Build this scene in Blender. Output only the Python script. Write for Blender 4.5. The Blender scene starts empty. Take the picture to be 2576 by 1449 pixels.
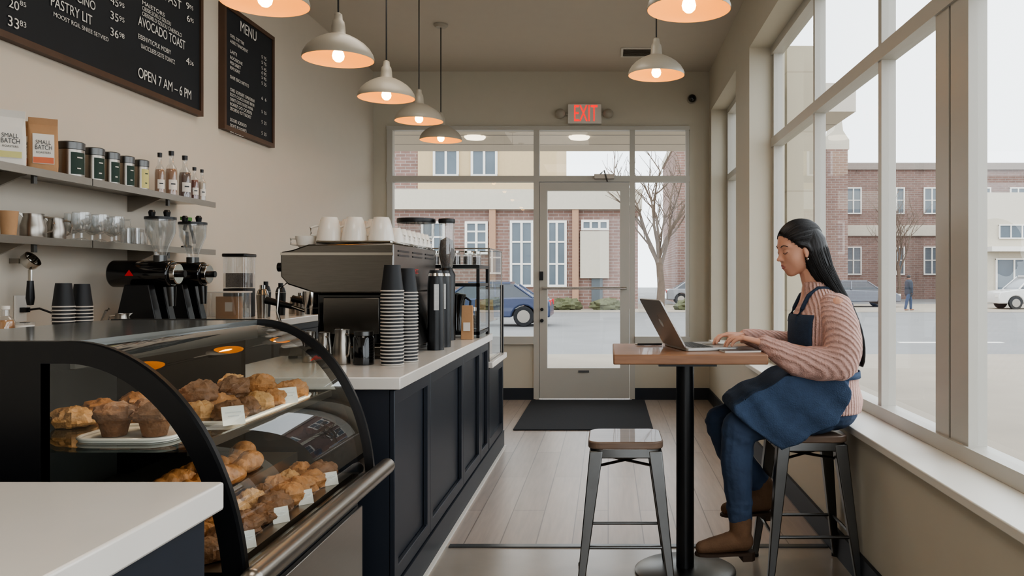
import bpy, bmesh, math, random
import numpy as np
from mathutils import Vector, Matrix, noise
from math import pi, sin, cos, radians
random.seed(7)
SC=bpy.context.scene; COL=SC.collection
F=2100.; CX=1530.; CY=700.; H=1.25
def P(px,py,Y): return Vector(((px-CX)/F*Y, Y, H-(py-CY)/F*Y))
def lin(c): return tuple(((v/255)/12.92 if v/255<=.04045 else ((v/255+.055)/1.055)**2.4) for v in c)
# ---------------------------------------------------------------- materials
def nn(nt,t,**k):
    n=nt.nodes.new(t)
    for a,b in k.items(): setattr(n,a,b)
    return n
def mixc(nt,fac,a,b):
    n=nn(nt,'ShaderNodeMix',data_type='RGBA')
    if isinstance(fac,float): n.inputs[0].default_value=fac
    else: nt.links.new(fac,n.inputs[0])
    for i,v in ((6,a),(7,b)):
        if isinstance(v,tuple): n.inputs[i].default_value=(*v[:3],1)
        else: nt.links.new(v,n.inputs[i])
    return n.outputs[2]
def M(name,col,rough=.5,metal=0,var=.08,scale=8,bump=0,bscale=60,emis=0,coat=0,stretch=(1,1,1),spec=.5,sheen=0,bd=.01,sss=0):
    m=bpy.data.materials.new(name); m.use_nodes=True; nt=m.node_tree; b=nt.nodes['Principled BSDF']
    c=lin(col); tc=nn(nt,'ShaderNodeTexCoord'); mp=nn(nt,'ShaderNodeMapping'); mp.inputs['Scale'].default_value=stretch
    nt.links.new(tc.outputs['Object'],mp.inputs[0])
    no=nn(nt,'ShaderNodeTexNoise'); no.inputs['Scale'].default_value=scale; no.inputs['Detail'].default_value=4
    nt.links.new(mp.outputs[0],no.inputs['Vector'])
    o=mixc(nt,no.outputs[0],tuple(max(0,v*(1-var)) for v in c),tuple(min(1,v*(1+var)) for v in c))
    nt.links.new(o,b.inputs['Base Color'])
    b.inputs['Roughness'].default_value=rough; b.inputs['Metallic'].default_value=metal
    b.inputs['Coat Weight'].default_value=coat; b.inputs['Specular IOR Level'].default_value=spec
    if sss: b.inputs['Subsurface Weight'].default_value=sss; b.inputs['Subsurface Radius'].default_value=(1,.3,.15); b.inputs['Subsurface Scale'].default_value=.01
    if sheen: b.inputs['Sheen Weight'].default_value=sheen
    if emis:
        nt.links.new(o,b.inputs['Emission Color']); b.inputs['Emission Strength'].default_value=emis
    if bump:
        n2=nn(nt,'ShaderNodeTexNoise'); n2.inputs['Scale'].default_value=bscale
        nt.links.new(mp.outputs[0],n2.inputs['Vector'])
        bp=nn(nt,'ShaderNodeBump'); bp.inputs['Strength'].default_value=bump; bp.inputs['Distance'].default_value=bd
        nt.links.new(n2.outputs[0],bp.inputs['Height']); nt.links.new(bp.outputs[0],b.inputs['Normal'])
    return m
def glass(name,tint=(1,1,1),refl=.5,base=.05,rough=0.0,opa=0.0,oc=(.8,.8,.8)):
    m=bpy.data.materials.new(name); m.use_nodes=True; nt=m.node_tree; nt.nodes.clear()
    out=nn(nt,'ShaderNodeOutputMaterial'); tr=nn(nt,'ShaderNodeBsdfTransparent'); tr.inputs[0].default_value=(*tint,1)
    gl=nn(nt,'ShaderNodeBsdfGlossy'); gl.inputs['Roughness'].default_value=rough
    lw=nn(nt,'ShaderNodeLayerWeight'); lw.inputs[0].default_value=.5
    pw=nn(nt,'ShaderNodeMath',operation='POWER'); pw.inputs[1].default_value=4; nt.links.new(lw.outputs['Facing'],pw.inputs[0])
    ma=nn(nt,'ShaderNodeMath',operation='MULTIPLY_ADD'); ma.inputs[1].default_value=refl; ma.inputs[2].default_value=base; nt.links.new(pw.outputs[0],ma.inputs[0])
    mx=nn(nt,'ShaderNodeMixShader'); nt.links.new(ma.outputs[0],mx.inputs[0]); nt.links.new(tr.outputs[0],mx.inputs[1]); nt.links.new(gl.outputs[0],mx.inputs[2])
    last=mx
    if opa:
        df=nn(nt,'ShaderNodeBsdfDiffuse'); df.inputs[0].default_value=(*oc,1)
        m2=nn(nt,'ShaderNodeMixShader'); m2.inputs[0].default_value=opa; nt.links.new(mx.outputs[0],m2.inputs[1]); nt.links.new(df.outputs[0],m2.inputs[2]); last=m2
    nt.links.new(last.outputs[0],out.inputs[0]); return m
def brickmat(name,c1,c2,mort,w,h,axes='xz',ms=.01,rough=.8,nf=.35,spec=.3):
    m=bpy.data.materials.new(name); m.use_nodes=True; nt=m.node_tree; b=nt.nodes['Principled BSDF']
    tc=nn(nt,'ShaderNodeTexCoord'); sp=nn(nt,'ShaderNodeSeparateXYZ'); cb=nn(nt,'ShaderNodeCombineXYZ')
    nt.links.new(tc.outputs['Object'],sp.inputs[0])
    nt.links.new(sp.outputs['xyz'.index(axes[0])],cb.inputs[0]); nt.links.new(sp.outputs['xyz'.index(axes[1])],cb.inputs[1])
    br=nn(nt,'ShaderNodeTexBrick'); br.inputs['Scale'].default_value=1; br.inputs['Brick Width'].default_value=w; br.inputs['Row Height'].default_value=h
    br.inputs['Mortar Size'].default_value=ms; br.inputs['Color1'].default_value=(*lin(c1),1); br.inputs['Color2'].default_value=(*lin(c2),1); br.inputs['Mortar'].default_value=(*lin(mort),1)
    nt.links.new(cb.outputs[0],br.inputs['Vector'])
    no=nn(nt,'ShaderNodeTexNoise'); no.inputs['Scale'].default_value=3; no.inputs['Detail'].default_value=6
    mp=nn(nt,'ShaderNodeMapping'); mp.inputs['Scale'].default_value=(1.2,14,1) if axes=='yx' else (1,1,1)
    nt.links.new(cb.outputs[0],mp.inputs[0]); nt.links.new(mp.outputs[0],no.inputs['Vector'])
    o=nn(nt,'ShaderNodeMix',data_type='RGBA',blend_type='MULTIPLY'); o.inputs[0].default_value=nf
    nt.links.new(br.outputs[0],o.inputs[6]); nt.links.new(no.outputs[0],o.inputs[7])
    g=nn(nt,'ShaderNodeBrightContrast'); g.inputs[1].default_value=0.03; nt.links.new(o.outputs[2],g.inputs[0])
    nt.links.new(g.outputs[0],b.inputs['Base Color']); b.inputs['Roughness'].default_value=rough; b.inputs['Specular IOR Level'].default_value=spec
    return m
def stripemat(name,col,rough,freq,strength,axis='Z',dist=0.6,var=.15,cf=.25):
    m=M(name,col,rough,var=var,scale=60); nt=m.node_tree; b=nt.nodes['Principled BSDF']
    tc=nn(nt,'ShaderNodeTexCoord'); w=nn(nt,'ShaderNodeTexWave'); w.bands_direction=axis
    w.inputs['Scale'].default_value=freq; w.inputs['Distortion'].default_value=dist; w.inputs['Detail'].default_value=1; w.inputs['Detail Scale'].default_value=1.5
    w2=nn(nt,'ShaderNodeTexNoise'); w2.inputs['Scale'].default_value=170
    nt.links.new(tc.outputs['Object'],w2.inputs[0])
    nt.links.new(tc.outputs['Object'],w.inputs[0])
    ad=nn(nt,'ShaderNodeMath',operation='MULTIPLY_ADD'); ad.inputs[1].default_value=.9; nt.links.new(w2.outputs[0],ad.inputs[0]); nt.links.new(w.outputs[1],ad.inputs[2])
    bp=nn(nt,'ShaderNodeBump'); bp.inputs['Strength'].default_value=strength; bp.inputs['Distance'].default_value=.006
    nt.links.new(ad.outputs[0],bp.inputs['Height']); nt.links.new(bp.outputs[0],b.inputs['Normal'])
    old=b.inputs['Base Color'].links[0].from_socket
    mm=nn(nt,'ShaderNodeMix',data_type='RGBA',blend_type='MULTIPLY'); mm.inputs[0].default_value=cf
    nt.links.new(old,mm.inputs[6]); nt.links.new(ad.outputs[0],mm.inputs[7]); nt.links.new(mm.outputs[2],b.inputs['Base Color'])
    return m
wallm=M('wall_paint',(207,198,184),.75,var=.02,bump=.03,bscale=200)
ceilm=M('ceiling_paint',(202,194,182),.85,var=.02)
backm=M('back_wall_paint',(200,194,179),.75,var=.02)
trimw=M('window_sill_paint',(226,223,215),.45,var=.02)
aluf=M('greige_aluminium',(190,187,179),.4,metal=0,var=.02)
darkbase=M('navy_baseboard',(32,38,48),.5)
woodf=brickmat('plank_floor',(186,171,159),(170,154,142),(130,117,107),1.5,.17,'yx',.003,.34,nf=.42,spec=.5)
concf=M('polished_concrete',(152,142,130),.25,var=.25,scale=3,spec=.6)
matm=M('entrance_mat',(50,52,57),.95,var=.3,scale=120,bump=.5,bscale=300)
navy=M('navy_cabinet_paint',(35,40,49),.42,var=.1,scale=20,stretch=(1,1,.1))
black=M('black_satin',(18,19,22),.35,var=.1)
blackg=M('black_gloss',(14,14,16),.12,var=.1,coat=.5)
blackr=M('black_rubber',(22,22,24),.6)
quartz=M('white_quartz',(220,214,206),.18,var=.05,scale=5,spec=.6)
steel=M('brushed_steel',(158,152,144),.28,metal=1,var=.06,scale=30,stretch=(1,1,12))
steelm=M('machine_steel',(122,119,115),.22,metal=1,var=.14,scale=14,stretch=(1,1,14))
steeld=M('dark_steel',(104,104,103),.32,metal=1,var=.2,scale=10)
chrome=M('chrome',(190,186,180),.12,metal=1,var=.02)
cream=M('grey_cream_enamel',(170,163,150),.35,var=.02)
innerm=M('glow_tinted_enamel',(255,210,135),.5,var=.01)  # warm glow of the bulb is put into this enamel colour
bulbm=M('lit_bulb',(255,192,110),.5,emis=30,var=0)
glassw=glass('window_glass',(.96,.975,.97),.45,.03)
glassc=glass('display_glass',(.93,.97,.96),.85,.08)
glassj=glass('clear_glassware',(.94,.95,.95),.9,.14,opa=.08,oc=(.9,.9,.88))
tablewood=M('oak_table',(142,102,74),.42,var=.35,scale=6,stretch=(1.2,9,9),coat=.15)
seatwood=M('stool_wood',(118,98,84),.4,var=.35,scale=6,stretch=(1.2,14,9),coat=.3)
framewood=M('walnut_frame',(84,62,48),.5,var=.3,scale=8)
chalk=M('chalkboard',(26,30,36),.7,var=.2,scale=6)
chalkw=M('chalk_lettering',(232,229,222),.9,var=.03)
kraft=M('kraft_paper',(182,144,108),.8,var=.1,scale=20,bump=.2,bscale=30)
whitep=M('white_paper',(228,224,216),.7,var=.03)
rimm=M('cup_rim_paper',(200,194,186),.6,var=.05)
whitec=M('white_ceramic',(232,226,216),.2,var=.02,coat=.3)
cupb=M('black_paper_cup',(26,28,32),.55)
greenl=M('green_label',(28,56,46),.6)
yell=M('yellow_label',(210,204,136),.6)
orangel=M('orange_label',(214,116,80),.6)
redm=M('red_emblem',(200,40,40),.5)
exitr=M('exit_red',(250,10,5),.6,emis=1.3,var=0)
crust=M('baked_crust',(178,122,72),.5,var=.6,scale=34,bump=.6,bscale=70)
crustd=M('dark_muffin_crust',(124,84,54),.55,var=.6,scale=40,bump=.7,bscale=60)
beans=M('coffee_beans',(48,30,22),.45,var=.6,scale=120,bump=1,bscale=150)
syrup=M('dark_syrup',(70,30,16),.25,var=.2)
skin=M('skin',(204,154,130),.5,var=.05,scale=14,spec=.35,sss=.08,bump=.05,bscale=400)
lipm=M('lips',(170,96,90),.42)
hairm=M('black_hair',(22,18,19),.42,var=.5,scale=50,stretch=(3,3,.25),bump=.3,bscale=90,spec=.5,bd=.004)
sweat=stripemat('pink_knit',(208,170,160),.92,24,1,'X',1.0,.12,.22)
sweat2=stripemat('pink_knit_sleeve',(206,168,158),.92,20,1,'DIAGONAL',.9,.12,.22)
jeans=M('blue_jeans',(56,72,98),.8,var=.45,scale=12,bump=.5,bscale=30)
denim=M('denim_apron',(56,74,100),.85,var=.3,scale=30,bump=.4,bscale=200)
denimd=M('dark_denim_bib',(40,54,74),.85,var=.25,scale=60,bump=.3,bscale=300)
suede=M('brown_suede',(114,86,64),.85,var=.3,scale=20,bump=.2,bscale=150)
lapm=M('laptop_aluminium',(176,174,171),.35,metal=.6,var=.02)
# ---------------------------------------------------------------- mesh helpers
def B(): return bmesh.new()
def box(bm,x0,x1,y0,y1,z0,z1):
    vs=[bm.verts.new((x,y,z)) for z in (z0,z1) for y in (y0,y1) for x in (x0,x1)]
    for f in ((0,2,3,1),(4,5,7,6),(0,1,5,4),(2,6,7,3),(0,4,6,2),(1,3,7,5)): bm.faces.new([vs[i] for i in f])
    return bm
def hexa(bm,bot,top):
    vs=[bm.verts.new(p) for p in bot+top]
    for f in ((3,2,1,0),(4,5,6,7),(0,1,5,4),(1,2,6,5),(2,3,7,6),(3,0,4,7)): bm.faces.new([vs[i] for i in f])
    return bm
def ring(bm,c,ax,r,n,ref=None):
    ax=Vector(ax).normalized(); a=ref or (Vector((0,0,1)) if abs(ax.z)<.9 else Vector((1,0,0)))
    u=ax.cross(a).normalized(); v=ax.cross(u)
    return [bm.verts.new(Vector(c)+u*cos(2*pi*i/n)*r+v*sin(2*pi*i/n)*r) for i in range(n)]
def bridge(bm,a,b):
    n=len(a)
    for i in range(n): bm.faces.new((a[i],a[(i+1)%n],b[(i+1)%n],b[i]))
def fring(bm,axis,a,b,outer,inner):
    def mk_(p,t): return {'x':(t,p[0],p[1]),'y':(p[0],t,p[1]),'z':(p[0],p[1],t)}[axis]
    def q(r): return [(r[0],r[2]),(r[1],r[2]),(r[1],r[3]),(r[0],r[3])]
    o0=[bm.verts.new(mk_(p,a)) for p in q(outer)]; o1=[bm.verts.new(mk_(p,b)) for p in q(outer)]
    i0=[bm.verts.new(mk_(p,a)) for p in q(inner)]; i1=[bm.verts.new(mk_(p,b)) for p in q(inner)]
    bridge(bm,o0,o1); bridge(bm,i0,i1); bridge(bm,o0,i0); bridge(bm,o1,i1); return bm
def cyl(bm,p0,p1,r0,r1=None,n=20):
    if r1 is None: r1=r0
    d=Vector(p1)-Vector(p0); a=ring(bm,p0,d,r0,n); b=ring(bm,p1,d,r1,n); bridge(bm,a,b)
    bm.faces.new(a[::-1]); bm.faces.new(b); return bm
def tube(bm,pts,r,n=8,taper=None):
    pts=[Vector(p) for p in pts]; rs=[]
    for i,p in enumerate(pts):
        d=(pts[min(i+1,len(pts)-1)]-pts[max(i-1,0)])
        rr=r if taper is None else r+(taper-r)*i/(len(pts)-1)
        rs.append(ring(bm,p,d,rr,n))
    for a,b in zip(rs,rs[1:]): bridge(bm,a,b)
    bm.faces.new(rs[0][::-1]); bm.faces.new(rs[-1]); return bm
def lathe(bm,prof,c=(0,0,0),n=28,close=False):
    rs=[]
    for r,z in prof:
        if r<1e-5: rs.append([bm.verts.new((c[0],c[1],c[2]+z))])
        else: rs.append([bm.verts.new((c[0]+r*cos(2*pi*i/n),c[1]+r*sin(2*pi*i/n),c[2]+z)) for i in range(n)])
    for a,b in zip(rs,rs[1:]):
        for i in range(n):
            j=(i+1)%n
            if len(a)==1 and len(b)==1: continue
            if len(a)==1: bm.faces.new((a[0],b[j],b[i]))
            elif len(b)==1: bm.faces.new((a[i],a[j],b[0]))
            else: bm.faces.new((a[i],a[j],b[j],b[i]))
    return bm
def prism(bm,pts,axis,a,b):
    def mk(p,t): return {'x':(t,p[0],p[1]),'y':(p[0],t,p[1]),'z':(p[0],p[1],t)}[axis]
    A=[bm.verts.new(mk(p,a)) for p in pts]; Bv=[bm.verts.new(mk(p,b)) for p in pts]; bridge(bm,A,Bv)
    bm.faces.new(A[::-1]); bm.faces.new(Bv); return bm
def rrect(w,d,r,n=5,cx=0,cy=0):
    out=[]
    for sx,sy,a0 in ((1,1,0),(-1,1,90),(-1,-1,180),(1,-1,270)):
        for i in range(n+1):
            a=radians(a0+90*i/n); out.append((cx+sx*(w/2-r)+r*cos(a),cy+sy*(d/2-r)+r*sin(a)))
    return out
def sph(bm,c,r,mat=None,u=20,v=12):
    if not hasattr(r,'__len__'): r=(r,r,r)
    mx=Matrix.Translation(Vector(c))@(mat.to_4x4() if mat else Matrix.Identity(4))@Matrix.Diagonal((*r,1))
    bmesh.ops.create_uvsphere(bm,u_segments=u,v_segments=v,radius=1,matrix=mx); return bm
def cap(bm,p0,p1,r0,r1,n=14):
    cyl(bm,p0,p1,r0,r1,n); sph(bm,p0,r0,u=n,v=8); sph(bm,p1,r1,u=n,v=8); return bm
def strip(bm,pts,axis_vec,w):
    a=[bm.verts.new(Vector(p)) for p in pts]; b=[bm.verts.new(Vector(p)+Vector(axis_vec)*w) for p in pts]
    for i in range(len(pts)-1): bm.faces.new((a[i],a[i+1],b[i+1],b[i]))
    return bm
def fin(bm):
    bmesh.ops.recalc_face_normals(bm,faces=bm.faces)
    for f in bm.faces: f.smooth=True
    for e in bm.edges:
        if len(e.link_faces)==2 and e.calc_face_angle(0)>.6: e.smooth=False
def mk(name,bm,mat,bev=0):
    fin(bm); me=bpy.data.meshes.new(name); bm.to_mesh(me); bm.free(); me.materials.append(mat)
    o=bpy.data.objects.new(name,me); COL.objects.link(o)
    if bev:
        b=o.modifiers.new('b','BEVEL'); b.width=bev; b.segments=2; b.limit_method='ANGLE'; b.angle_limit=.6; b.harden_normals=False
    return o
def tagit(o,label,cat,group=None,kind=None):
    if label: o['label']=label
    if cat: o['category']=cat
    if group: o['group']=group
    if kind: o['kind']=kind
    return o
def thing(name,label,cat,loc=(0,0,0),rz=0,group=None,kind=None):
    o=bpy.data.objects.new(name,None); COL.objects.link(o); o.location=loc; o.rotation_euler=(0,0,rz); o.empty_display_size=.05
    return tagit(o,label,cat,group,kind)
def part(name,bm,mat,par,w=False,bev=0,label=None):
    if w:
        off=Vector(par.location)
        if par.parent: off=off+Vector(par.parent.location)
        bmesh.ops.translate(bm,verts=bm.verts,vec=-off)
    o=mk(name,bm,mat,bev); o.parent=par
    if label: o['label']=label
    return o
def recenter(o):
    vs=o.data.vertices; xs=[v.co.x for v in vs]; ys=[v.co.y for v in vs]; zs=[v.co.z for v in vs]
    c=Vector(((min(xs)+max(xs))/2,(min(ys)+max(ys))/2,min(zs)))
    o.data.transform(Matrix.Translation(-c)); o.location=c; return o
def solo(name,bm,mat,label,cat,group=None,bev=0,kind=None):
    return tagit(recenter(mk(name,bm,mat,bev)),label,cat,group,kind)
def struct(name,bm,mat,parent=None,bev=0,w=False):
    if parent: return part(name,bm,mat,parent,w=w,bev=bev)
    o=mk(name,bm,mat,bev); o['kind']='structure'; return o
def dup(root,loc,rz=None,label=None,group=None,scale=None):
    def rec(o,par):
        c=o.copy(); COL.objects.link(c)
        if par: c.parent=par
        for ch in list(o.children): rec(ch,c)
        return c
    r=rec(root,None); r.location=loc
    if rz is not None: r.rotation_euler=(0,0,rz)
    if label: r['label']=label
    if group: r['group']=group
    if scale: r.scale=(scale,)*3
    return r
def remesh(bm,vox,sm=2,fac=.5):
    bmesh.ops.recalc_face_normals(bm,faces=bm.faces)
    me=bpy.data.meshes.new('t'); bm.to_mesh(me); bm.free(); o=bpy.data.objects.new('t',me); COL.objects.link(o)
    r=o.modifiers.new('r','REMESH'); r.mode='VOXEL'; r.voxel_size=vox; r.use_smooth_shade=True
    if sm: s=o.modifiers.new('s','SMOOTH'); s.iterations=sm; s.factor=fac
    dg=bpy.context.evaluated_depsgraph_get(); m2=bpy.data.meshes.new_from_object(o.evaluated_get(dg))
    bpy.data.objects.remove(o); return m2
def meobj(name,me,mat,par=None):
    me.materials.clear(); me.materials.append(mat)
    for p in me.polygons: p.use_smooth=True
    if par: me.transform(Matrix.Translation(-Vector(par.location)))
    o=bpy.data.objects.new(name,me); COL.objects.link(o); o.parent=par; return o
def bmme(bm):
    bmesh.ops.recalc_face_normals(bm,faces=bm.faces); m=bpy.data.meshes.new('e'); bm.to_mesh(m); bm.free(); return m
def textbm(bm,s,mx,w,h):
    cu=bpy.data.curves.new('t','FONT'); cu.body=s; o=bpy.data.objects.new('t',cu); COL.objects.link(o)
    dg=bpy.context.evaluated_depsgraph_get(); me=bpy.data.meshes.new_from_object(o.evaluated_get(dg)); bpy.data.objects.remove(o)
    if not len(me.vertices): return
    xs=[v.co.x for v in me.vertices]; ys=[v.co.y for v in me.vertices]
    x0,x1,y0,y1=min(xs),max(xs),min(0,0),max(ys)
    S=Matrix.Diagonal((w/(x1-x0),h/(y1-y0),1,1))@Matrix.Translation((-x0,0,0))
    me.transform(mx@S); bm.from_mesh(me); bpy.data.meshes.remove(me)
# ---------------------------------------------------------------- room shell
YB=8.6; XL=-2.42; XR=1.04; ZC=3.38; s=YB/F
def bx(px): return (px-CX)*s
def bz(py): return H-(py-CY)*s
floor=struct('floor',box(B(),XL-.15,XR+.26,3.89,8.75,-.02,0),woodf)
o=struct('floor',box(B(),XL-.15,XR+.26,-2.6,3.89,-.02,0),concf)
struct('trim_1',box(B(),-.74,XR-.02,3.87,3.91,0,.006),steeld)
struct('ceiling',box(B(),XL-.15,XR+.26,-2.75,8.75,ZC,ZC+.1),ceilm)
struct('wall_left',box(B(),XL-.15,XL,-2.6,8.75,0,ZC),wallm)
bm=B(); box(bm,XL-.15,-.2,-2.75,-2.6,0,ZC); box(bm,-.2,XR+.26,-2.75,-2.6,2.7,ZC); struct('wall_rear',bm,wallm)
bm=B(); xa,xb=bx(975),bx(1734); zt=bz(318)
box(bm,XL,xa,YB,YB+.15,0,ZC); box(bm,xb,XR,YB,YB+.15,0,ZC); box(bm,xa,xb,YB,YB+.15,zt,ZC)
box(bm,xa,bx(1343),YB,YB+.15,0,bz(866)); box(bm,bx(1597),xb,YB,YB+.15,0,bz(866))
struct('wall_back',bm,backm)
bm=B(); box(bm,XL,bx(1347),YB-.015,YB,0,.12); box(bm,bx(1590),XR,YB-.015,YB,0,.12); struct('baseboard_back',bm,darkbase)
bm=B(); box(bm,XR-.016,XR,-2.6,YB-.016,0,.12); struct('baseboard_right',bm,darkbase)
ZS=.63; ZW=2.95; Y1=6.15; Y2=6.8; Y3=8.42
bm=B(); box(bm,XR,XR+.26,-2.6,YB+.15,0,ZS-.03); box(bm,XR,XR+.26,-2.6,YB+.15,ZW,ZC); box(bm,XR,XR+.26,Y1,Y2,ZS-.03,ZW); box(bm,XR,XR+.26,Y3,YB+.15,ZS-.03,ZW)
struct('wall_right',bm,backm)
bm=B(); box(bm,XR-.03,XR+.19,-2.6,Y1,ZS-.03,ZS); box(bm,XR-.03,XR+.19,Y2,Y3,ZS-.03,ZS); struct('trim_2',bm,trimw,bev=.004)
# right windows
XG=1.24
w3=thing('window_3',None,None,(XG,3,ZS),kind='structure')
bm=B()
for a,b_ in ((-2.6,-2.5),(.4,.5),(2.80,2.945),(2.962,3.08),(3.69,3.735),(4.88,4.92),(6.09,6.148)): box(bm,XG-.032,XG+.032,a,b_,ZS+.03,ZW-.03)
box(bm,XG-.045,XG+.04,-2.6,6.149,ZS+.001,ZS+.055); box(bm,XG-.045,XG+.04,-2.6,6.149,ZW-.06,ZW-.001); box(bm,XG-.042,XG+.035,-2.6,6.149,2.215,2.28)
struct('window_frame',bm,aluf,w3,w=True)
bm=B(); box(bm,XG-.026,XG+.02,2.945,2.962,ZS+.056,ZW-.06); struct('frame_gasket',bm,steeld,w3,w=True)
bm=B(); strip(bm,[(XG,-2.5,ZS+.03),(XG,6.1,ZS+.03)],(0,0,1),ZW-ZS-.06); struct('window_pane',bm,glassw,w3,w=True)
w2=thing('window_2',None,None,(XG,7.6,ZS),kind='structure')
bm=B()
for a,b_ in ((Y2,Y2+.05),(Y3-.05,Y3)): box(bm,XG-.042,XG+.037,a,b_,ZS+.03,ZW-.03)
for a,b_ in ((ZS+.001,ZS+.05),(ZW-.05,ZW-.001),(2.23,2.29)): box(bm,XG-.045,XG+.04,Y2,Y3,a,b_)
struct('window_frame',bm,aluf,w2,w=True)
bm=B(); strip(bm,[(XG,Y2,ZS+.03),(XG,Y3,ZS+.03)],(0,0,1),ZW-ZS-.06); struct('window_pane',bm,glassw,w2,w=True)
# back storefront
w1=thing('window_1',None,None,(-.8,YB,0),kind='structure'); y0,y1=YB-.03,YB+.06
bm=B()
for a,b_,t0,t1 in ((975,989,320,864),(1343,1357,320,1003),(1584,1597,320,1003),(1725,1733,320,864)): box(bm,bx(a),bx(b_),y0,y1,max(bz(t1),0.0),bz(t0))
box(bm,bx(974),bx(1734.5),y0-.003,y1+.003,bz(328),bz(318.5)); box(bm,bx(974),bx(1734.5),y0-.003,y1+.003,bz(458),bz(443))
box(bm,bx(974),bx(1343),y0-.02,y1+.003,bz(865.5),bz(846)); box(bm,bx(1597),bx(1734.5),y0-.02,y1+.003,bz(865.5),bz(846))
struct('window_frame',bm,aluf,w1,w=True)
bm=B(); strip(bm,[(bx(989),YB+.02,bz(845)),(bx(1343),YB+.02,bz(845))],(0,0,1),bz(328)-bz(845))
strip(bm,[(bx(1597),YB+.02,bz(845)),(bx(1725),YB+.02,bz(845))],(0,0,1),bz(328)-bz(845)); strip(bm,[(bx(1357),YB+.02,bz(443)),(bx(1584),YB+.02,bz(443))],(0,0,1),bz(328)-bz(443))
struct('window_pane',bm,glassw,w1,w=True)
d1=thing('door_1',None,None,(bx(1470),YB,0),kind='structure'); zb=.015
bm=B(); fring(bm,'y',y0,y1-.02,(bx(1358),bx(1583),zb,bz(460)),(bx(1377),bx(1560),bz(925),bz(480)))
struct('door_frame',bm,aluf,d1,bev=.004,w=True)
bm=B(); strip(bm,[(bx(1377),YB+.01,bz(925)),(bx(1560),YB+.01,bz(925))],(0,0,1),bz(480)-bz(925)); struct('door_pane',bm,glassw,d1,w=True)
bm=B(); cyl(bm,(bx(1364),YB-.08,bz(725)),(bx(1576),YB-.08,bz(725)),.012); cyl(bm,(bx(1368),YB-.08,bz(725)),(bx(1368),YB-.03,bz(725)),.01); cyl(bm,(bx(1571),YB-.08,bz(725)),(bx(1571),YB-.03,bz(725)),.01); struct('push_bar',bm,chrome,d1,w=True)
bm=B(); box(bm,bx(1358),bx(1367),YB-.05,YB-.03,bz(705),bz(683)); cyl(bm,(bx(1364),YB-.06,bz(778)),(bx(1364),YB-.03,bz(778)),.016); cyl(bm,(bx(1364),YB-.06,bz(806)),(bx(1364),YB-.03,bz(806)),.018); struct('door_lock',bm,black,d1,w=True)
bm=B(); box(bm,bx(1455),bx(1482),YB-.04,YB-.03,bz(936),bz(931)); struct('door_plate',bm,steeld,d1,w=True)
t=thing('door_closer','small metal door closer with folded arm above glass door','door closer',(bx(1518),YB-.03,bz(450)))
bm=B(); box(bm,bx(1495),bx(1545),YB-.075,YB-.034,bz(452),bz(440)); part('body',bm,steel,t,w=True,bev=.003)
bm=B(); tube(bm,[(bx(1510),YB-.06,bz(440)),(bx(1520),YB-.14,bz(433)),(bx(1528),YB-.06,bz(458))],.008); part('arm',bm,steeld,t,w=True)
solo('entrance_mat',box(B(),-.78,.37,6.85,8.52,.0005,.012),matm,'dark charcoal entrance mat lying before the glass door','mat')
# exit sign
t=thing('exit_sign','white exit sign with red EXIT letters above the door','exit sign',(bx(1471),YB,bz(313)))
bm=B(); box(bm,bx(1429),bx(1513),YB-.05,YB-.001,bz(313),bz(264)); part('housing',bm,whitep,t,w=True,bev=.004)
bm=B(); textbm(bm,'EXIT',Matrix.Translation((bx(1445),YB-.052,bz(307)))@Matrix.Rotation(pi/2,4,'X'),bx(1503)-bx(1445),bz(267)-bz(307)); part('lettering',bm,exitr,t,w=True,label='red EXIT letters')
for a in (1410,1530):
    q=1 if a>1471 else -1
    bm=B()
    cyl(bm,(bx(a)-q*.09,YB-.02,bz(288)),(bx(a),YB-.03,bz(288)),.012); sph(bm,(bx(a),YB-.05,bz(288)),(.052,.045,.05)); part('lamp_head',bm,cream,t,w=True)
t=thing('security_camera','small round black security camera near the back right corner','security camera',(bx(1740),YB,bz(262)))
bm=B(); cyl(bm,(bx(1740),YB-.001,bz(250)),(bx(1740),YB-.03,bz(250)),.05); part('mount',bm,cream,t,w=True)
bm=B(); sph(bm,(bx(1740),YB-.05,bz(250)),.042); part('lens_dome',bm,blackg,t,w=True)
t=thing('ceiling_vent','white slatted air vent in the ceiling near the right pendant','vent',(.27,7.85,ZC-.012))
part('frame',fring(B(),'z',0,.011,(-.15,.15,-.15,.15),(-.13,.13,-.13,.13)),trimw,t)
bm=B(); box(bm,-.13,.13,-.13,.13,.008,.011); part('backing',bm,black,t)
for k in range(6): part('slat',box(B(),-.13,.13,-.12+k*.042,-.108+k*.042,.0,.007),steel,t)
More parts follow.
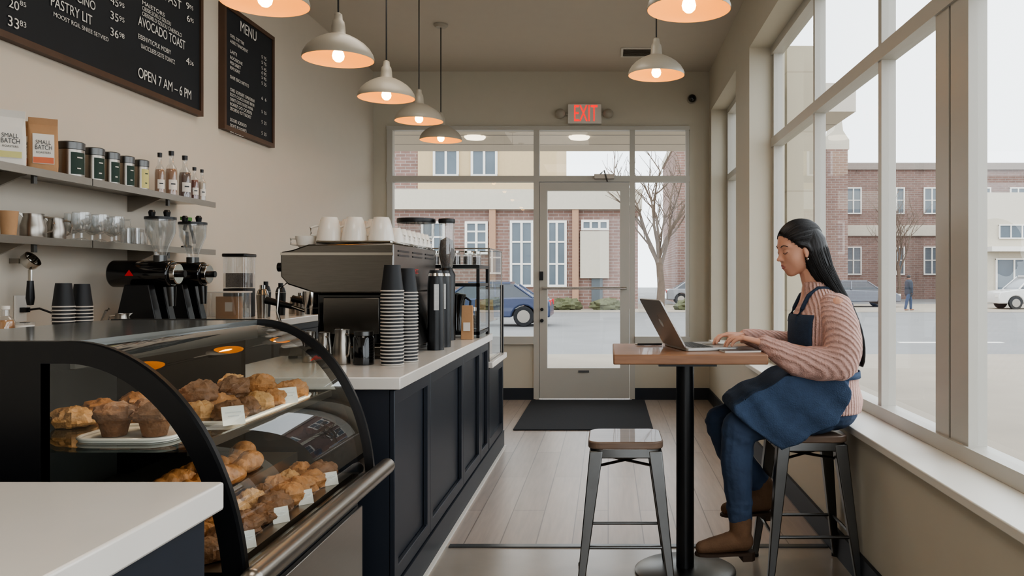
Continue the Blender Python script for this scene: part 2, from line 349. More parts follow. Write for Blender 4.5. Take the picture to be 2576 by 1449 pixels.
# ---------------------------------------------------------------- pendants
def pendant(px,pyrim,Y,label,group):
    p=P(px,pyrim,Y); t=thing('pendant_lamp',label,'pendant lamp',p,0,group)
    R=.175
    pr=[(R,0),(R,.014),(.17,.03),(.155,.055),(.13,.08),(.1,.1),(.065,.118),(.042,.124),(.036,.132),(.034,.165),(.03,.19),(.022,.2),(.019,.228),(.006,.236),(0,.236)]
    part('shade',lathe(B(),pr,n=40),cream,t)
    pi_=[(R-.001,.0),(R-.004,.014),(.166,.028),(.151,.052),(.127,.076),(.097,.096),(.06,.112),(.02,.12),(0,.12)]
    part('reflector',lathe(B(),pi_,n=40),innerm,t,label='inside of the shade with the warm bulb glow in its colour')
    bm=B(); lathe(bm,[(0,-.012),(.014,-.010),(.026,.002),(.03,.018),(.026,.036),(.016,.052),(.013,.066),(0,.066)],n=20); part('bulb',bm,bulbm,t,label='glowing warm bulb')
    bm=B(); cyl(bm,(0,0,.06),(0,0,.118),.017); part('socket',bm,whitep,t)
    zc=ZC-p.z; bm=B(); cyl(bm,(0,0,.23),(0,0,zc-.02),.0045,n=8); part('cord',bm,black,t)
    bm=B(); lathe(bm,[(0,zc-.03),(.045,zc-.028),(.06,zc-.012),(.06,zc-.001),(0,zc-.001)]); part('canopy',bm,cream,t)
g='cream dome pendants over the coffee counter'
pendant(667,10,3.43,'cream dome pendant cut by top edge, nearest over the counter',g)
pendant(851,150,4.2,'cream dome pendant over counter, second from the camera, beside small menu board',g)
pendant(972,247,5.2,'cream dome pendant over counter, middle of the row of five',g)
pendant(1054,305,6.1,'cream dome pendant over counter, second smallest of the left row',g)
pendant(1109,353,7.0,'farthest and smallest cream dome pendant before the back window',g)
g='cream dome pendants on the window side'
pendant(1651,190,5.2,'cream dome pendant hanging near the ceiling vent and exit sign',g)
pendant(1733,25,3.5,'cream dome pendant cut by top edge above the laptop table',g)
# ---------------------------------------------------------------- menu boards
def wt(bm,sx,px0,px1,py,h):
    X=2.385; Ya=F*X/(CX-px0); Yb=F*X/(CX-px1); z=H-(py-CY)/F*Ya
    mx=Matrix.Translation((-X,Ya,z))@Matrix.Rotation(pi/2,4,'Z')@Matrix.Rotation(pi/2,4,'X')
    textbm(bm,sx,mx,Yb-Ya,h/F*Ya)
def board(name,label,ya,yb,z0,z1,lines):
    t=thing(name,label,'menu board',(XL,(ya+yb)/2,z0))
    f=.028; part('frame',fring(B(),'x',XL+.001,XL+.04,(ya,yb,z0,z1),(ya+f,yb-f,z0+f,z1-f)),framewood,t,w=True)
    part('chalkboard',box(B(),XL+.001,XL+.03,ya+f,yb-f,z0+f,z1-f),chalk,t,w=True)
    for L in lines:
        bm=B(); wt(bm,*L); part('lettering',bm,chalkw,t,w=True)
board('menu_board','large wide chalkboard menu with opening hours high on left wall',2.4,4.91,2.2,3.1,[
('20',22,48,16,22),('85',50,66,12,12),('33',20,48,63,26),('83',50,66,64,14),('CAPPUCINO',130,240,-30,24),('PASTRY LIT',128,232,13,26),
('MOOST RGIL SNIEE SETVIED',135,273,40,11),('45',278,298,8,20),('95',300,313,14,11),('35',278,298,46,20),('95',300,313,51,12),('36',278,298,88,20),('98',300,313,92,12),
('BREAKFAST',352,456,-40,24),('MAIETORS',358,414,10,10),('CIEISIE,SOIILO SZILOU',358,430,14+10,10),('CIEISDIELD SZILOU CNEISIOLO',358,457,38,10),('AVOCADO TOAST',348,466,62,24),('EISENVTICPLK MOBIY',348,430,96,12),
('UACICLIEES SZITE TOINTZ',355,440,120,11),('9',468,477,20,16),('95',478,486,22,10),('6',470,478,52,16),('95',479,487,54,10),('4',468,477,160,18),('36',478,487,162,10),('OPEN 7 AM – 6 PM',348,481,194,26)])
L=[('MENU',605,645,78,26)]
yy=[92,106,132,147,160,173,196,228,240,252,264,276,304,318,332]
ww=['OIISL ZIETTIIE','AISEE TIINIIOIENT','LAITE','ROCIISIONE','PISI SIIEET','ESPI SORIT','SIAIIE ISIIOI SIIETITO','OEEI SOEISIEE OPEISIENI','EOOT OOIOO IIOIEE BIEIIE','OISIETI OOIO SOIEIS WINIE','EOEIEE OO OOIEIEE','SEIOIESO EOT SISOIET','SOOIIS SOEEIOO','SOIET EO IOIEES','SIIE IOISEIS']
wd=[614,624,596,610,606,604,626,640,640,636,634,632,620,620,612]
for a,b_,c_ in zip(yy,ww,wd): L.append((b_,579,c_,a,8))
for a,b_ in ((146,'5 75'),(160,'5 75'),(174,'5 45'),(186,'6 95'),(198,'5 95'),(212,'5 35'),(250,'6  6'),(284,'5  35'),(310,'5  35'),(338,'5  35')): L.append((b_,658,670,a,8))
board('menu_board','small tall chalkboard headed MENU, right of the large board',5.18,5.96,2.18,2.97,L)
# ---------------------------------------------------------------- wall shelves
def shelf(zt,label):
    t=thing('wall_shelf',label,'shelf',(XL,3.3,zt-.03),group='steel wall shelves')
    for a,b_ in ((2.2,3.56),(3.565,4.68)):
        bm=B(); prism(bm,[(XL+.001,zt-.012),(XL+.001,zt),(-2.2,zt),(-2.2,zt-.03),(-2.212,zt-.03),(-2.212,zt-.012)],'y',a,b_); part('shelf_board',bm,steel,t,w=True)
    for y in (3.22,4.2):
        bm=B(); prism(bm,[(XL+.001,zt-.013),(XL+.17,zt-.013),(XL+.17,zt-.025),(XL+.02,zt-.09),(XL+.001,zt-.09)],'y',y,y+.012); part('bracket',bm,steel,t,w=True)
        bm=B(); box(bm,-2.225,-2.213,y-.004,y+.016,zt-.06,zt-.0125); part('bracket_tip',bm,steeld,t,w=True)
ZU=1.675; ZL=1.41
shelf(ZU,'upper steel shelf holding coffee bags, tins and syrup bottles'); shelf(ZL,'lower steel shelf holding pitchers and glass mugs')
def sy(px,X=2.29): return F*X/(CX-px)
def bag(px,X,mt,band,label,h=.21,w=.1,top=None,Z=ZU,rz=.65,txt=True):
    t=thing('coffee_bag',label,'coffee bag',(-X,sy(px,X),Z+.0005),rz,'coffee bags on the upper shelf'); d=.065
    bm=B(); pr=[rrect(w,d,.012),rrect(w*1.03,d*1.1,.02),rrect(w*1.02,d,.02),rrect(w,d*.6,.012),rrect(w,.012,.005),rrect(w*.98,.008,.003)]
    zs=[0,h*.12,h*.5,h*.72,h*.88,h]; rs=[]
    for p,z in zip(pr,zs): rs.append([bm.verts.new((x,y+(random.random()-.5)*.004-(.012 if z==h else 0),z)) for x,y in p])
    for a,b_ in zip(rs,rs[1:]): bridge(bm,a,b_)
    bm.faces.new(rs[0][::-1]); bm.faces.new(rs[-1]); part('pouch',bm,mt,t)
    bm=B(); strip(bm,[(-w*.36,-d/2-.006,h*.14),(-w*.36,-d/2-.0045,h*.5),(-w*.36,-d*.3-.006,h*.7)],(1,0,0),w*.72); part('paper_label',bm,whitep,t)
    bm=B(); strip(bm,[(-w*.34,-d/2-.0075,h*.15),(-w*.34,-d/2-.0075,h*.26)],(1,0,0),w*.68); part('colour_band',bm,band,t)
    R=Matrix.Rotation(pi/2,4,'X')
    for tx,x_,z_,w_,h_ in (('SMALL',.26,.5,.5,.075),('BATCH',.28,.4,.56,.085),('ROASTERS',.24,.33,.48,.035)):
        bm=B(); textbm(bm,tx,Matrix.Translation((-w*x_,-d/2-.0085,h*z_))@R,w*w_,h*h_); part('lettering',bm,black,t)
bag(22,2.29,whitep,yell,'white coffee bag with yellow band, leftmost on upper shelf',h=.215,w=.105,rz=.75)
bag(66,2.345,kraft,orangel,'kraft coffee bag partly hidden behind the other two bags',h=.205,w=.075)
bag(108,2.27,kraft,orangel,'kraft coffee bag with white label and orange band',h=.215,w=.1)
def tin(px,r,lab,label,i):
    t=thing('tea_tin',label,'tin',(-2.285,sy(px,2.285),ZU+.0005),0,'steel tins on the upper shelf'); h=.152
    part('body',lathe(B(),[(0,0),(r,0),(r,.118),(0,.118)]),steel,t)
    part('lid',lathe(B(),[(r+.001,.12),(r+.002,.148),(r-.004,h),(0,h)]),steeld,t)
    a0=-1.0
    bm=B(); bmv=[(cos(a0+k*.15)*(r+.001),sin(a0+k*.15)*(r+.001),.014) for k in range(9)]; strip(bm,bmv,(0,0,1),.092); part('paper_label',bm,lab,t)
    for zz,k0,k1 in ((.082,3,7),(.036,3,6)):
        bm=B(); strip(bm,[(cos(a0+k*.15)*(r+.0018),sin(a0+k*.15)*(r+.0018),zz) for k in range(k0,k1)],(0,0,1),.005); part('lettering',bm,whitep if lab is greenl else greenl,t)
for i,(px,r,l,n) in enumerate(((178,.052,greenl,'largest steel tin with green label, beside the kraft bag'),(236,.042,greenl,'second steel tin with green label from the left'),(279,.036,greenl,'middle steel tin of the five on upper shelf'),(318,.034,greenl,'fourth steel tin with green label from the left'),(355,.034,yell,'steel tin with yellow label beside the syrup bottles'))): tin(px,r,l,n,i)
def bottle(px,X,r,h,liq,label,group,Z=ZU,capm=black,lab=True,Y=None):
    t=thing('syrup_bottle',label,'bottle',(-X,Y or sy(px,X),Z+.0005),0,group)
    part('glass_body',lathe(B(),[(0,0),(r,.0),(r,.006),(r,h*.55),(r*.85,h*.63),(r*.42,h*.72),(r*.36,h*.88),(r*.42,h*.89),(r*.42,h*.92),(0,h*.92)],n=18),glassj,t)
    part('liquid',lathe(B(),[(0,.004),(r*.92,.004),(r*.92,h*.52),(r*.78,h*.6),(0,h*.6)],n=18),liq,t)
    part('cap',lathe(B(),[(r*.44,h*.9),(r*.46,h),(0,h)],n=14),capm,t)
    if lab:
        bm=B(); a0=-1.5; strip(bm,[(cos(a0+k*.18)*(r+.001),sin(a0+k*.18)*(r+.001),h*.14) for k in range(9)],(0,0,1),h*.22); part('paper_label',bm,whitep,t)
        bm=B(); strip(bm,[(cos(a0+k*.18)*(r+.0018),sin(a0+k*.18)*(r+.0018),h*.25) for k in range(2,7)],(0,0,1),h*.03); part('lettering',bm,black,t)
    return t
g='syrup bottles on the upper shelf'; pale=M('pale_syrup',(150,104,66),.3)
bottle(402,2.29,.024,.215,pale,'slim bottle of pale syrup, leftmost on the upper shelf',g)
bottle(431,2.27,.029,.235,pale,'tallest bottle with white label on upper shelf',g)
bottle(465,2.25,.031,.225,syrup,'dark amber syrup bottle, middle of the five',g)
bottle(489,2.24,.022,.175,M('red_syrup',(110,30,16),.25),'short reddish syrup bottle, fourth of the five',g)
bottle(508,2.225,.02,.17,M('clear_syrup',(190,180,165),.3),'short bottle at the right end of the upper shelf',g)
# lower shelf
def pitcher(loc,r,h,label,group,rz=-.8,mt=steel):
    t=thing('milk_pitcher',label,'pitcher',loc,rz,group)
    part('body',lathe(B(),[(0,0),(r*.96,0),(r,.006),(r*.98,h*.5),(r*.78,h*.85),(r*.82,h),(r*.79,h),(r*.75,h*.86),(r*.93,h*.5),(r*.93,.008),(0,.008)]),mt,t)
    part('spout',prism(B(),[(r*.7,h*.82),(r*1.12,h*1.03),(r*.7,h)],'y',-.01,.01),mt,t)
    part('handle',tube(B(),[(-r*.78,0,h*.88),(-r*1.35,0,h*.85),(-r*1.5,0,h*.6),(-r*1.35,0,h*.3),(-r*.96,0,h*.22)],.004),mt,t); return t
def papercup(loc,r,h,mt,label,group=None):
    t=thing('paper_cup',label,'cup',loc,0,group)
    part('cup',lathe(B(),[(0,0),(r*.75,0),(r,h),(r*.97,h),(r*.73,.004),(0,.004)]),mt,t); return t
zl=ZL+.0005
papercup((-2.28,sy(22,2.28),zl),.032,.095,kraft,'brown kraft cup at the left of the lower shelf')
g='steel pitchers on the lower shelf'
pitcher((-2.28,sy(84,2.28),zl),.046,.095,'left steel milk pitcher on the lower shelf',g,rz=-2.5); pitcher((-2.28,sy(140,2.28),zl),.038,.088,'right steel milk pitcher on the lower shelf',g,rz=-2.5)
mug=thing('glass_mug','leftmost stemmed glass mug on the lower shelf','glass mug',(-2.33,sy(185,2.33),zl),.4,'glass mugs on the lower shelf')
part('bowl',lathe(B(),[(0,0),(.028,.0),(.026,.006),(.006,.014),(.006,.034),(.028,.048),(.038,.075),(.035,.122),(.033,.122),(.035,.075),(.026,.052),(0,.044)]),glassj,mug)
part('handle',tube(B(),[(.034,0,.108),(.058,0,.108),(.06,0,.078),(.036,0,.065)],.004),glassj,mug)
for px,X,l in ((205,2.26,'glass mug in front of the leftmost stemmed mug'),(232,2.33,'second stemmed glass mug in the back row'),(252,2.26,'front stemmed glass mug in the middle of the shelf'),(281,2.33,'rear stemmed glass mug near the right'),(292,2.26,'rightmost stemmed glass mug on the lower shelf')): dup(mug,(-X,sy(px,X),zl),random.uniform(-.5,.9),l)
tumb=thing('glass_tumbler','short clear glass tumbler right of the mugs','glass',(-2.3,sy(322,2.3),zl),0,'short tumblers on the lower shelf')
part('glass',lathe(B(),[(0,0),(.03,0),(.034,.08),(.032,.08),(.028,.005),(0,.005)]),glassj,tumb)
dup(tumb,(-2.26,sy(345,2.26),zl),0,'short glass tumbler nearest the grinder hoppers'); 
t=pitcher((-2.34,sy(352,2.34),zl),.034,.08,'small steel pitcher behind the short tumblers',None)
t=thing('hand_tool','black hand tool with bent green tipped head, on lower shelf','tool',(-2.27,4.5,zl))
bm=B(); lathe(bm,[(0,0),(.03,0),(.03,.012),(.01,.02),(.008,.09),(0,.09)]); part('stand',bm,black,t)
bm=B(); tube(bm,[(0,-.03,.1),(0,.0,.155),(0,.02,.15),(0,.07,.06),(0,.075,.03)],.009); part('lever',bm,blackr,t)
bm=B(); box(bm,-.012,.012,-.05,.03,.15,.168); part('green_tip',bm,M('green_plastic',(80,140,60),.5),t)
# ---------------------------------------------------------------- back counter and things on it
ZK=1.02
solo('worktop',box(B(),XL+.001,-1.83,2.0,6.3,ZK-.04,ZK),quartz,'pale worktop along the left wall under the shelves','worktop',bev=.004)
t=thing('base_cabinet','dark cabinet under the back worktop along left wall','cabinet',(-2.1,4.1,0))
part('body',box(B(),XL+.001,-1.86,2.02,6.28,.0,ZK-.041),navy,t,w=True)
for k in range(5): 
    d=part('door',box(B(),-1.86,-1.84,2.04+k*.85,2.86+k*.85,.1,ZK-.08),navy,t,w=True)
zk=ZK+.0006
t=bottle(0,2.18,.03,.13,M('amber_liquid',(190,130,60),.3),'amber pump bottle at the left end of back worktop',None,Z=ZK,Y=3.02,capm=whitep,lab=False)
t=thing('plastic_container','small white plastic tub beside the amber bottle','container',(-2.11,3.02,zk)); part('tub',lathe(B(),[(0,0),(.026,0),(.029,.06),(0,.06)]),whitep,t); part('lid',lathe(B(),[(.031,.061),(.031,.07),(0,.07)]),glassj,t)
# nested cups
def cupmesh():
    r0,r1,h=.046,.033,.11
    a=mk('paper_cup',lathe(B(),[(r0,.003),(r1,h),(r1-.003,h),(r1-.004,h-.006),(0,h-.006)],n=24),cupb); rim=bmesh.new()
    lathe(rim,[(r0+.0002,0),(r0+.0025,.001),(r0+.003,.0035),(r0+.0002,.0060),(r0-.001,.003)],n=24); b_=mk('rim',rim,rimm); b_.parent=a; return a
proto=cupmesh(); proto['category']='cup'; used=[False]
def stack(x,y,z,n,where,sc=1,dz=.0145):
    for k in range(n):
        lab=('topmost' if k==n-1 else 'lowest' if k==0 else 'nested')+' black paper cup with white rim in '+where
        if not used[0]: o=proto; used[0]=True; o['label']=lab; o['group']='cups of '+where; o.location=(x,y,z)
        else: o=dup(proto,(x+random.uniform(-.0006,.0006),y,z+k*dz*sc),random.random()*6,lab,'cups of '+where)
        o.scale=(sc,)*3
stack(-2.15,3.295,zk,9,'the left short stack on back worktop',.86,.0168); stack(-2.15,3.41,zk,9,'the right short stack on back worktop',.86,.0162)
t=pitcher((-2.13,3.66,zk),.036,.075,'small steel pitcher beside the short cup stacks',None,rz=.5); 
bm=B(); tube(bm,[(-2.2,3.6,1.03),(-2.17,3.61,1.11),(-2.16,3.615,1.12)],.006); cyl(bm,(-2.2,3.6,zk),(-2.2,3.6,1.045),.03); solo('tamper',bm,steel,'small steel tamper leaning near the black grinder','tamper')
# outlet
t=thing('wall_outlet','white wall outlet with black cord plugged in','outlet',(XL,3.43,1.07)); bm=B(); box(bm,XL+.001,XL+.008,3.395,3.465,1.07,1.18); part('plate',bm,whitep,t,w=True,bev=.003)
bm=B(); box(bm,XL+.0085,XL+.035,3.42,3.445,1.11,1.13); part('plug',bm,black,t,w=True)
bm=B(); tube(bm,[(XL+.036,3.433,1.12),(XL+.07,3.45,1.125),(XL+.1,3.5,1.1),(XL+.1,3.54,1.05),(XL+.12,3.56,1.027),(XL+.15,3.75,1.026)],.0045); solo('power_cord',bm,black,'black power cord running from the outlet onto the worktop','cord')
# portafilter on hook
t=thing('portafilter','portafilter with black handle hanging at the left edge','portafilter',(-2.36,3.38,1.27))
bm=B(); lathe(bm,[(0,-.02),(.03,-.02),(.036,-.01),(.036,.015),(.03,.015),(.028,-.008),(0,-.008)]); bmesh.ops.transform(bm,matrix=Matrix.Translation((.02,0,.05))@Matrix.Rotation(.9,4,'Y'),verts=bm.verts); part('basket',bm,chrome,t)
bm=B(); tube(bm,[(.02,0,.015),(.02,0,-.03)],.008); part('neck',bm,chrome,t)
bm=B(); lathe(bm,[(0,0),(.012,.002),(.016,.03),(.012,.09),(.012,.1),(0,.1)]); bmesh.ops.translate(bm,verts=bm.verts,vec=(.02,0,-.13)); part('handle',bm,black,t)
bm=B(); box(bm,-.059,-.02,-.01,.01,.04,.06); part('wall_hook',bm,steel,t)
# grinders
t=thing('coffee_grinder','large black coffee grinder with red triangle emblem and steel dial','coffee grinder',(-2.14,3.86,zk),0,'black grinders with clear hoppers')
part('base',prism(B(),rrect(.26,.18,.03),'z',0,.02),black,t,bev=.003)
for a in (-.06,.06):
    bm=B(); hexa(bm,[(-.09,a-.03,.02),(.1,a-.03,.02),(.1,a+.03,.02),(-.09,a+.03,.02)],[(-.05,a-.025,.2),(.06,a-.025,.2),(.06,a+.025,.2),(-.05,a+.025,.2)]); part('leg',bm,black,t,bev=.004)
part('body',cyl(B(),(-.15,0,.25),(.13,0,.25),.062,n=32),blackg,t,bev=.008)
part('dial',cyl(B(),(.13,0,.25),(.155,0,.25),.048,n=28),chrome,t,bev=.003); part('knob',cyl(B(),(.155,0,.25),(.185,0,.25),.016),black,t)
part('chute',cyl(B(),(.12,0,.19),(.125,0,.1),.022,.014),steeld,t)
part('neck',cyl(B(),(.07,0,.3),(.07,0,.335),.03),steeld,t)
part('hopper',lathe(B(),[(.026,.335),(.03,.36),(.062,.44),(.066,.5),(.063,.5),(.058,.44),(.026,.365)],c=(.07,0,0)),glassj,t)
bm=B(); lathe(bm,[(.068,.5),(.068,.512),(0,.512)],c=(.07,0,0)); part('hopper_lid',bm,black,t)
for a in (.03,.1): part('lid_knob',lathe(B(),[(.012,.512),(.016,.535),(.01,.545),(0,.545)],c=(a,0,0),n=14),black,t)
part('emblem',prism(B(),[(-.06,.24),(-.02,.24),(-.04,.268)],'y',-.0635,-.0615),redm,t,label='red triangle emblem')
dup(t,(-2.17,4.22,zk),0,'second black coffee grinder behind the one with visible emblem')
t=thing('bean_grinder','small grinder with square clear hopper of dark beans','coffee grinder',(-2.2,4.98,zk))
part('base',prism(B(),rrect(.14,.15,.02),'z',0,.17),black,t,bev=.004); part('hopper',prism(B(),rrect(.14,.15,.02),'z',.172,.355),glassj,t); part('beans',prism(B(),rrect(.12,.13,.02),'z',.175,.26),beans,t); part('lid',prism(B(),rrect(.15,.16,.02),'z',.356,.375),black,t,bev=.004)
t=thing('storage_box','clear plastic box with a kraft packet inside, behind grinders','box',(-2.1,4.57,zk))
bm=B(); prism(bm,rrect(.24,.15,.02),'z',0,.15); part('bin',bm,glassj,t); part('rim',prism(B(),rrect(.25,.16,.02),'z',.15,.158),whitep,t); part('packet',box(B(),-.02,.1,-.06,.0,.003,.13),kraft,t); part('paper_label',box(B(),.03,.07,-.0615,-.0602,.05,.1),whitep,t)
g='steel shakers and pitchers at the far end of the back worktop'
def shaker(x,y,r,h,mt,label): 
    t=thing('cocktail_shaker',label,'shaker',(x,y,zk),0,g); part('body',lathe(B(),[(0,0),(r*.8,0),(r,h*.7),(0,h*.7)]),mt,t); part('top',lathe(B(),[(r,h*.71),(r*.7,h*.86),(r*.45,h*.88),(r*.45,h),(0,h)]),chrome if mt is steel else black,t)
shaker(-2.0,4.83,.034,.19,steel,'steel shaker beside the clear storage box'); shaker(-2.05,5.0,.03,.21,black,'tall black squeeze bottle behind steel shaker'); shaker(-2.04,5.2,.032,.2,black,'black squeeze bottle nearest the portafilter handle'); 
pitcher((-2.0,5.35,zk),.045,.11,'steel pitcher behind the portafilter handle',g); pitcher((-1.92,5.5,zk),.04,.12,'steel pitcher farthest along the back worktop',g); shaker(-1.9,5.15,.03,.14,steel,'short steel shaker in front of the steam wand')
# ---------------------------------------------------------------- front counter
ZF=.89
for i,(a,b_,l) in enumerate(((3.05,3.66,'navy panelled cabinet unit nearest the pastry case'),(3.661,4.5,'second navy panelled cabinet unit under the espresso machine'),(4.501,5.1,'third navy panelled cabinet unit of the counter'),(5.101,5.45,'narrow navy cabinet unit at end of tall counter'))):
    t=thing('counter_cabinet',l,'cabinet',(-1.15,(a+b_)/2,0),group='navy counter cabinets')
    part('body',box(B(),-1.5,-.80,a,b_,0,ZF-.046),navy,t,w=True)
    f=.055; z0,z1=.13,ZF-.05
    part('panel_frame',fring(B(),'x',-.7995,-.78,(a,b_,z0,z1),(a+f,b_-f,z0+f,z1-f)),navy,t,w=True,bev=.003)
solo('worktop',box(B(),-1.52,-.755,3.03,5.46,ZF-.045,ZF),quartz,'white quartz counter top under espresso machine and cups','worktop',bev=.004)
t=thing('counter_cabinet','low navy cabinet at the far end carrying the glass case','cabinet',(-1.1,5.85,0),group='navy counter cabinets')
part('body',box(B(),-1.45,-.80,5.47,6.2,0,.66),navy,t,w=True)
part('panel_frame',fring(B(),'x',-.7995,-.78,(5.47,6.2,.13,.655),(5.52,6.15,.19,.6)),navy,t,w=True)
solo('worktop',box(B(),-1.47,-.755,5.465,6.22,.661,.7),quartz,'lower white counter top under the glass display case','worktop',bev=.004)
struct('baseboard_counter',box(B(),-.79,-.772,3.05,6.2,.0,.125),navy)
struct('trim_3',box(B(),-.771,-.755,2.9,6.2,.0,.012),trimw)
zf=ZF+.0006
# espresso machine
t=thing('espresso_machine','large stainless espresso machine with cups on top','espresso machine',(-1.2,4.15,zf))
bm=B(); prism(bm,[(-1.453,1.258),(-1.453,1.366),(-1.40,1.376),(-1.33,1.40),(-.951,1.405),(-.951,1.185),(-1.304,1.185),(-1.42,1.222)],'y',3.7,4.6); part('upper_body',bm,steelm,t,w=True,bev=.006)
bm=B(); box(bm,-1.45,-.952,3.69,3.6995,1.352,1.364); part('edge_trim',bm,chrome,t,w=True)
bm=B(); box(bm,-1.30,-.975,3.73,4.57,.95,1.184); part('lower_body',bm,blackg,t,w=True,bev=.01)
bm=B(); box(bm,-1.27,-1.02,3.718,3.7295,1.0,1.165); part('side_panel',bm,steelm,t,w=True,bev=.004)
bm=B(); prism(bm,[(-.974,1.184),(-.951,1.184),(-.90,.93),(-.974,.93)],'y',3.71,4.59); part('back_panel',bm,steelm,t,w=True,bev=.004)
bm=B(); box(bm,-1.46,-.96,3.7,4.6,.905,.948); part('drip_tray',bm,steelm,t,w=True,bev=.006)
for x in (-1.42,-1.0):
    for y in (3.76,4.54): part('foot',cyl(B(),(x,y,zf),(x,y,.904),.02),black,t,w=True)
for k in range(3):
    for z in (1.35,1.37): part('vent_slot',box(B(),-.9505,-.948,3.78+k*.28,3.98+k*.28,z,z+.008),black,t,w=True)
bm=B(); tube(bm,[(-1.30,3.72,1.412),(-.97,3.72,1.412),(-.965,3.74,1.412),(-.965,4.58,1.412),(-1.30,4.58,1.412)],.006); part('cup_rail',bm,chrome,t,w=True)
bm=B(); textbm(bm,'ROMCC',Matrix.Translation((-.9485,4.04,1.272))@Matrix.Rotation(pi/2,4,'Z')@Matrix.Rotation(pi/2,4,'X'),.13,.024); part('logo',bm,redm,t,w=True,label='small red logo lettering')
for y in (3.83,4.15,4.47):
    part('group_head',lathe(B(),[(0,0),(.035,.0),(.04,.03),(.04,.075),(0,.075)],c=(-1.36,y,1.115)),chrome,t,w=True)
    bm=B(); lathe(bm,[(0,0),(.03,0),(.034,.028),(0,.028)],c=(-1.36,y,1.085)); cyl(bm,(-1.39,y,1.10),(-1.45,y,1.12),.008); pf=part('portafilter',bm,chrome,t,w=True)
    bm=B(); cyl(bm,(-1.45,y,1.12),(-1.57,y,1.15),.012,.017); part('portafilter_handle',bm,black,t,w=True)
bm=B(); tube(bm,[(-1.43,3.75,1.24),(-1.47,3.73,1.2),(-1.475,3.72,1.1),(-1.44,3.71,1.0)],.006); part('steam_wand',bm,chrome,t,w=True)
part('steam_knob',cyl(B(),(-1.455,3.77,1.3),(-1.49,3.77,1.3),.02),black,t,w=True)
ZM=1.4065; cs=1.2
cup=thing('ceramic_cup','upturned white cup on machine, leftmost of the large front ones','cup',(-1.265,3.79,ZM),0,'upturned white cups on the espresso machine')
part('cup',lathe(B(),[(.049,0),(.051,.003),(.050,.009),(.043,.05),(.033,.09),(.030,.094),(.028,.1),(.024,.1),(.022,.096),(0,.096)]),whitec,cup)
part('handle',tube(B(),[(.045,0,.03),(.066,0,.035),(.068,0,.06),(.038,0,.07)],.005),whitec,cup)
cup.rotation_euler=(0,0,3.4); cup.scale=(cs,)*3
for x,y,l in ((-1.15,3.785,'upturned white cup second from left on machine front edge'),(-1.03,3.79,'rightmost large upturned white cup on machine front edge'),(-1.21,3.92,'upturned white cup behind the first pair on machine'),(-1.09,3.92,'upturned white cup behind, between two front cups'),(-1.27,4.06,'upturned white cup in third row on machine, left'),(-1.15,4.06,'upturned white cup in third row on machine, right')): dup(cup,(x,y,ZM),random.uniform(2,3.5),l)
k=0
for y in (3.93,4.03,4.13,4.23,4.33,4.43,4.53):
    dup(cup,(-1.0,y,ZM),.9,['first','second','third','fourth','fifth','sixth','last'][k]+' of the small upturned white cups receding along the machine','small upturned cups along the machine edge',scale=.8); k+=1
t=thing('ceramic_cup','white cup with handle standing at machine left end','cup',(-1.375,3.8,1.386)); bm=B(); lathe(bm,[(0,0),(.025,0),(.04,.014),(.048,.055),(.046,.055),(.037,.018),(0,.01)]); part('cup',bm,whitec,t); part('handle',tube(B(),[(-.046,0,.045),(-.07,0,.045),(-.07,0,.02),(-.04,0,.015)],.005),whitec,t)
# tall cup stacks, jars, pitchers on counter
stack(-.9,3.48,zf,22,'the tall front stack on the counter'); stack(-.868,3.605,zf,22,'the tall rear stack on the counter',.97)
g='steel pitchers on the front counter'
pitcher((-1.115,3.5,zf),.038,.145,'largest steel pitcher on counter beside the dark jar',g,rz=2.4); pitcher((-1.2,3.53,zf),.032,.13,'middle steel pitcher in front of espresso machine',g,rz=2.2); pitcher((-1.28,3.58,zf),.032,.13,'steel pitcher in front of machine, farthest left',g,rz=2.0)
t=thing('canister','dark glossy canister between steel pitcher and cup stack','canister',(-1.022,3.49,zf)); part('body',lathe(B(),[(0,0),(.043,0),(.044,.01),(.044,.11),(.038,.12),(0,.12)]),blackg,t); part('lid',lathe(B(),[(.04,.121),(.04,.138),(0,.138)]),steeld,t)
for x,y,l in ((-.868,4.2,'near tall black cylinder dispenser beside the machine'),(-.868,4.38,'far tall black cylinder dispenser beside the machine')):
    t=thing('cup_dispenser',l,'dispenser',(x,y,zf),0,'tall black dispensers by the machine'); part('body',lathe(B(),[(0,0),(.042,0),(.04,.33),(.034,.385),(.03,.4),(0,.4)]),black,t); part('band',lathe(B(),[(.0405,.37),(.036,.385)]),chrome,t); bm=B(); strip(bm,[(cos(a)*.0425,sin(a)*.0425,.2) for a in (-1.6,-1.3,-1.0)],(0,0,1),.13); part('paper_label',bm,steelm,t)
def hopg(x,y,r,zt0,label):
    t=thing('hopper_grinder',label,'coffee grinder',(x,y,zf),0,'grinders behind the espresso machine'); 
    part('body',lathe(B(),[(0,0),(.05,0),(.05,.03),(.045,.1),(.05,.38),(.03,.42),(0,.42)]),black,t)
    part('hopper',lathe(B(),[(.032,.42),(.05,.5),(r*.9,.6),(r,.69),(r-.003,.69)]),glassj,t); part('beans',lathe(B(),[(0,.43),(.03,.43),(.045,.5),(r*.8,.58),(0,.6)]),beans,t)
    part('rim',lathe(B(),[(r+.002,.68),(r+.004,.69),(r+.002,.705),(0,.71)]),black,t)
hopg(-1.115,4.85,.108,.69,'grinder with wide round bean hopper behind machine'); hopg(-.94,4.86,.045,.69,'narrow grinder hopper right of the wide one')
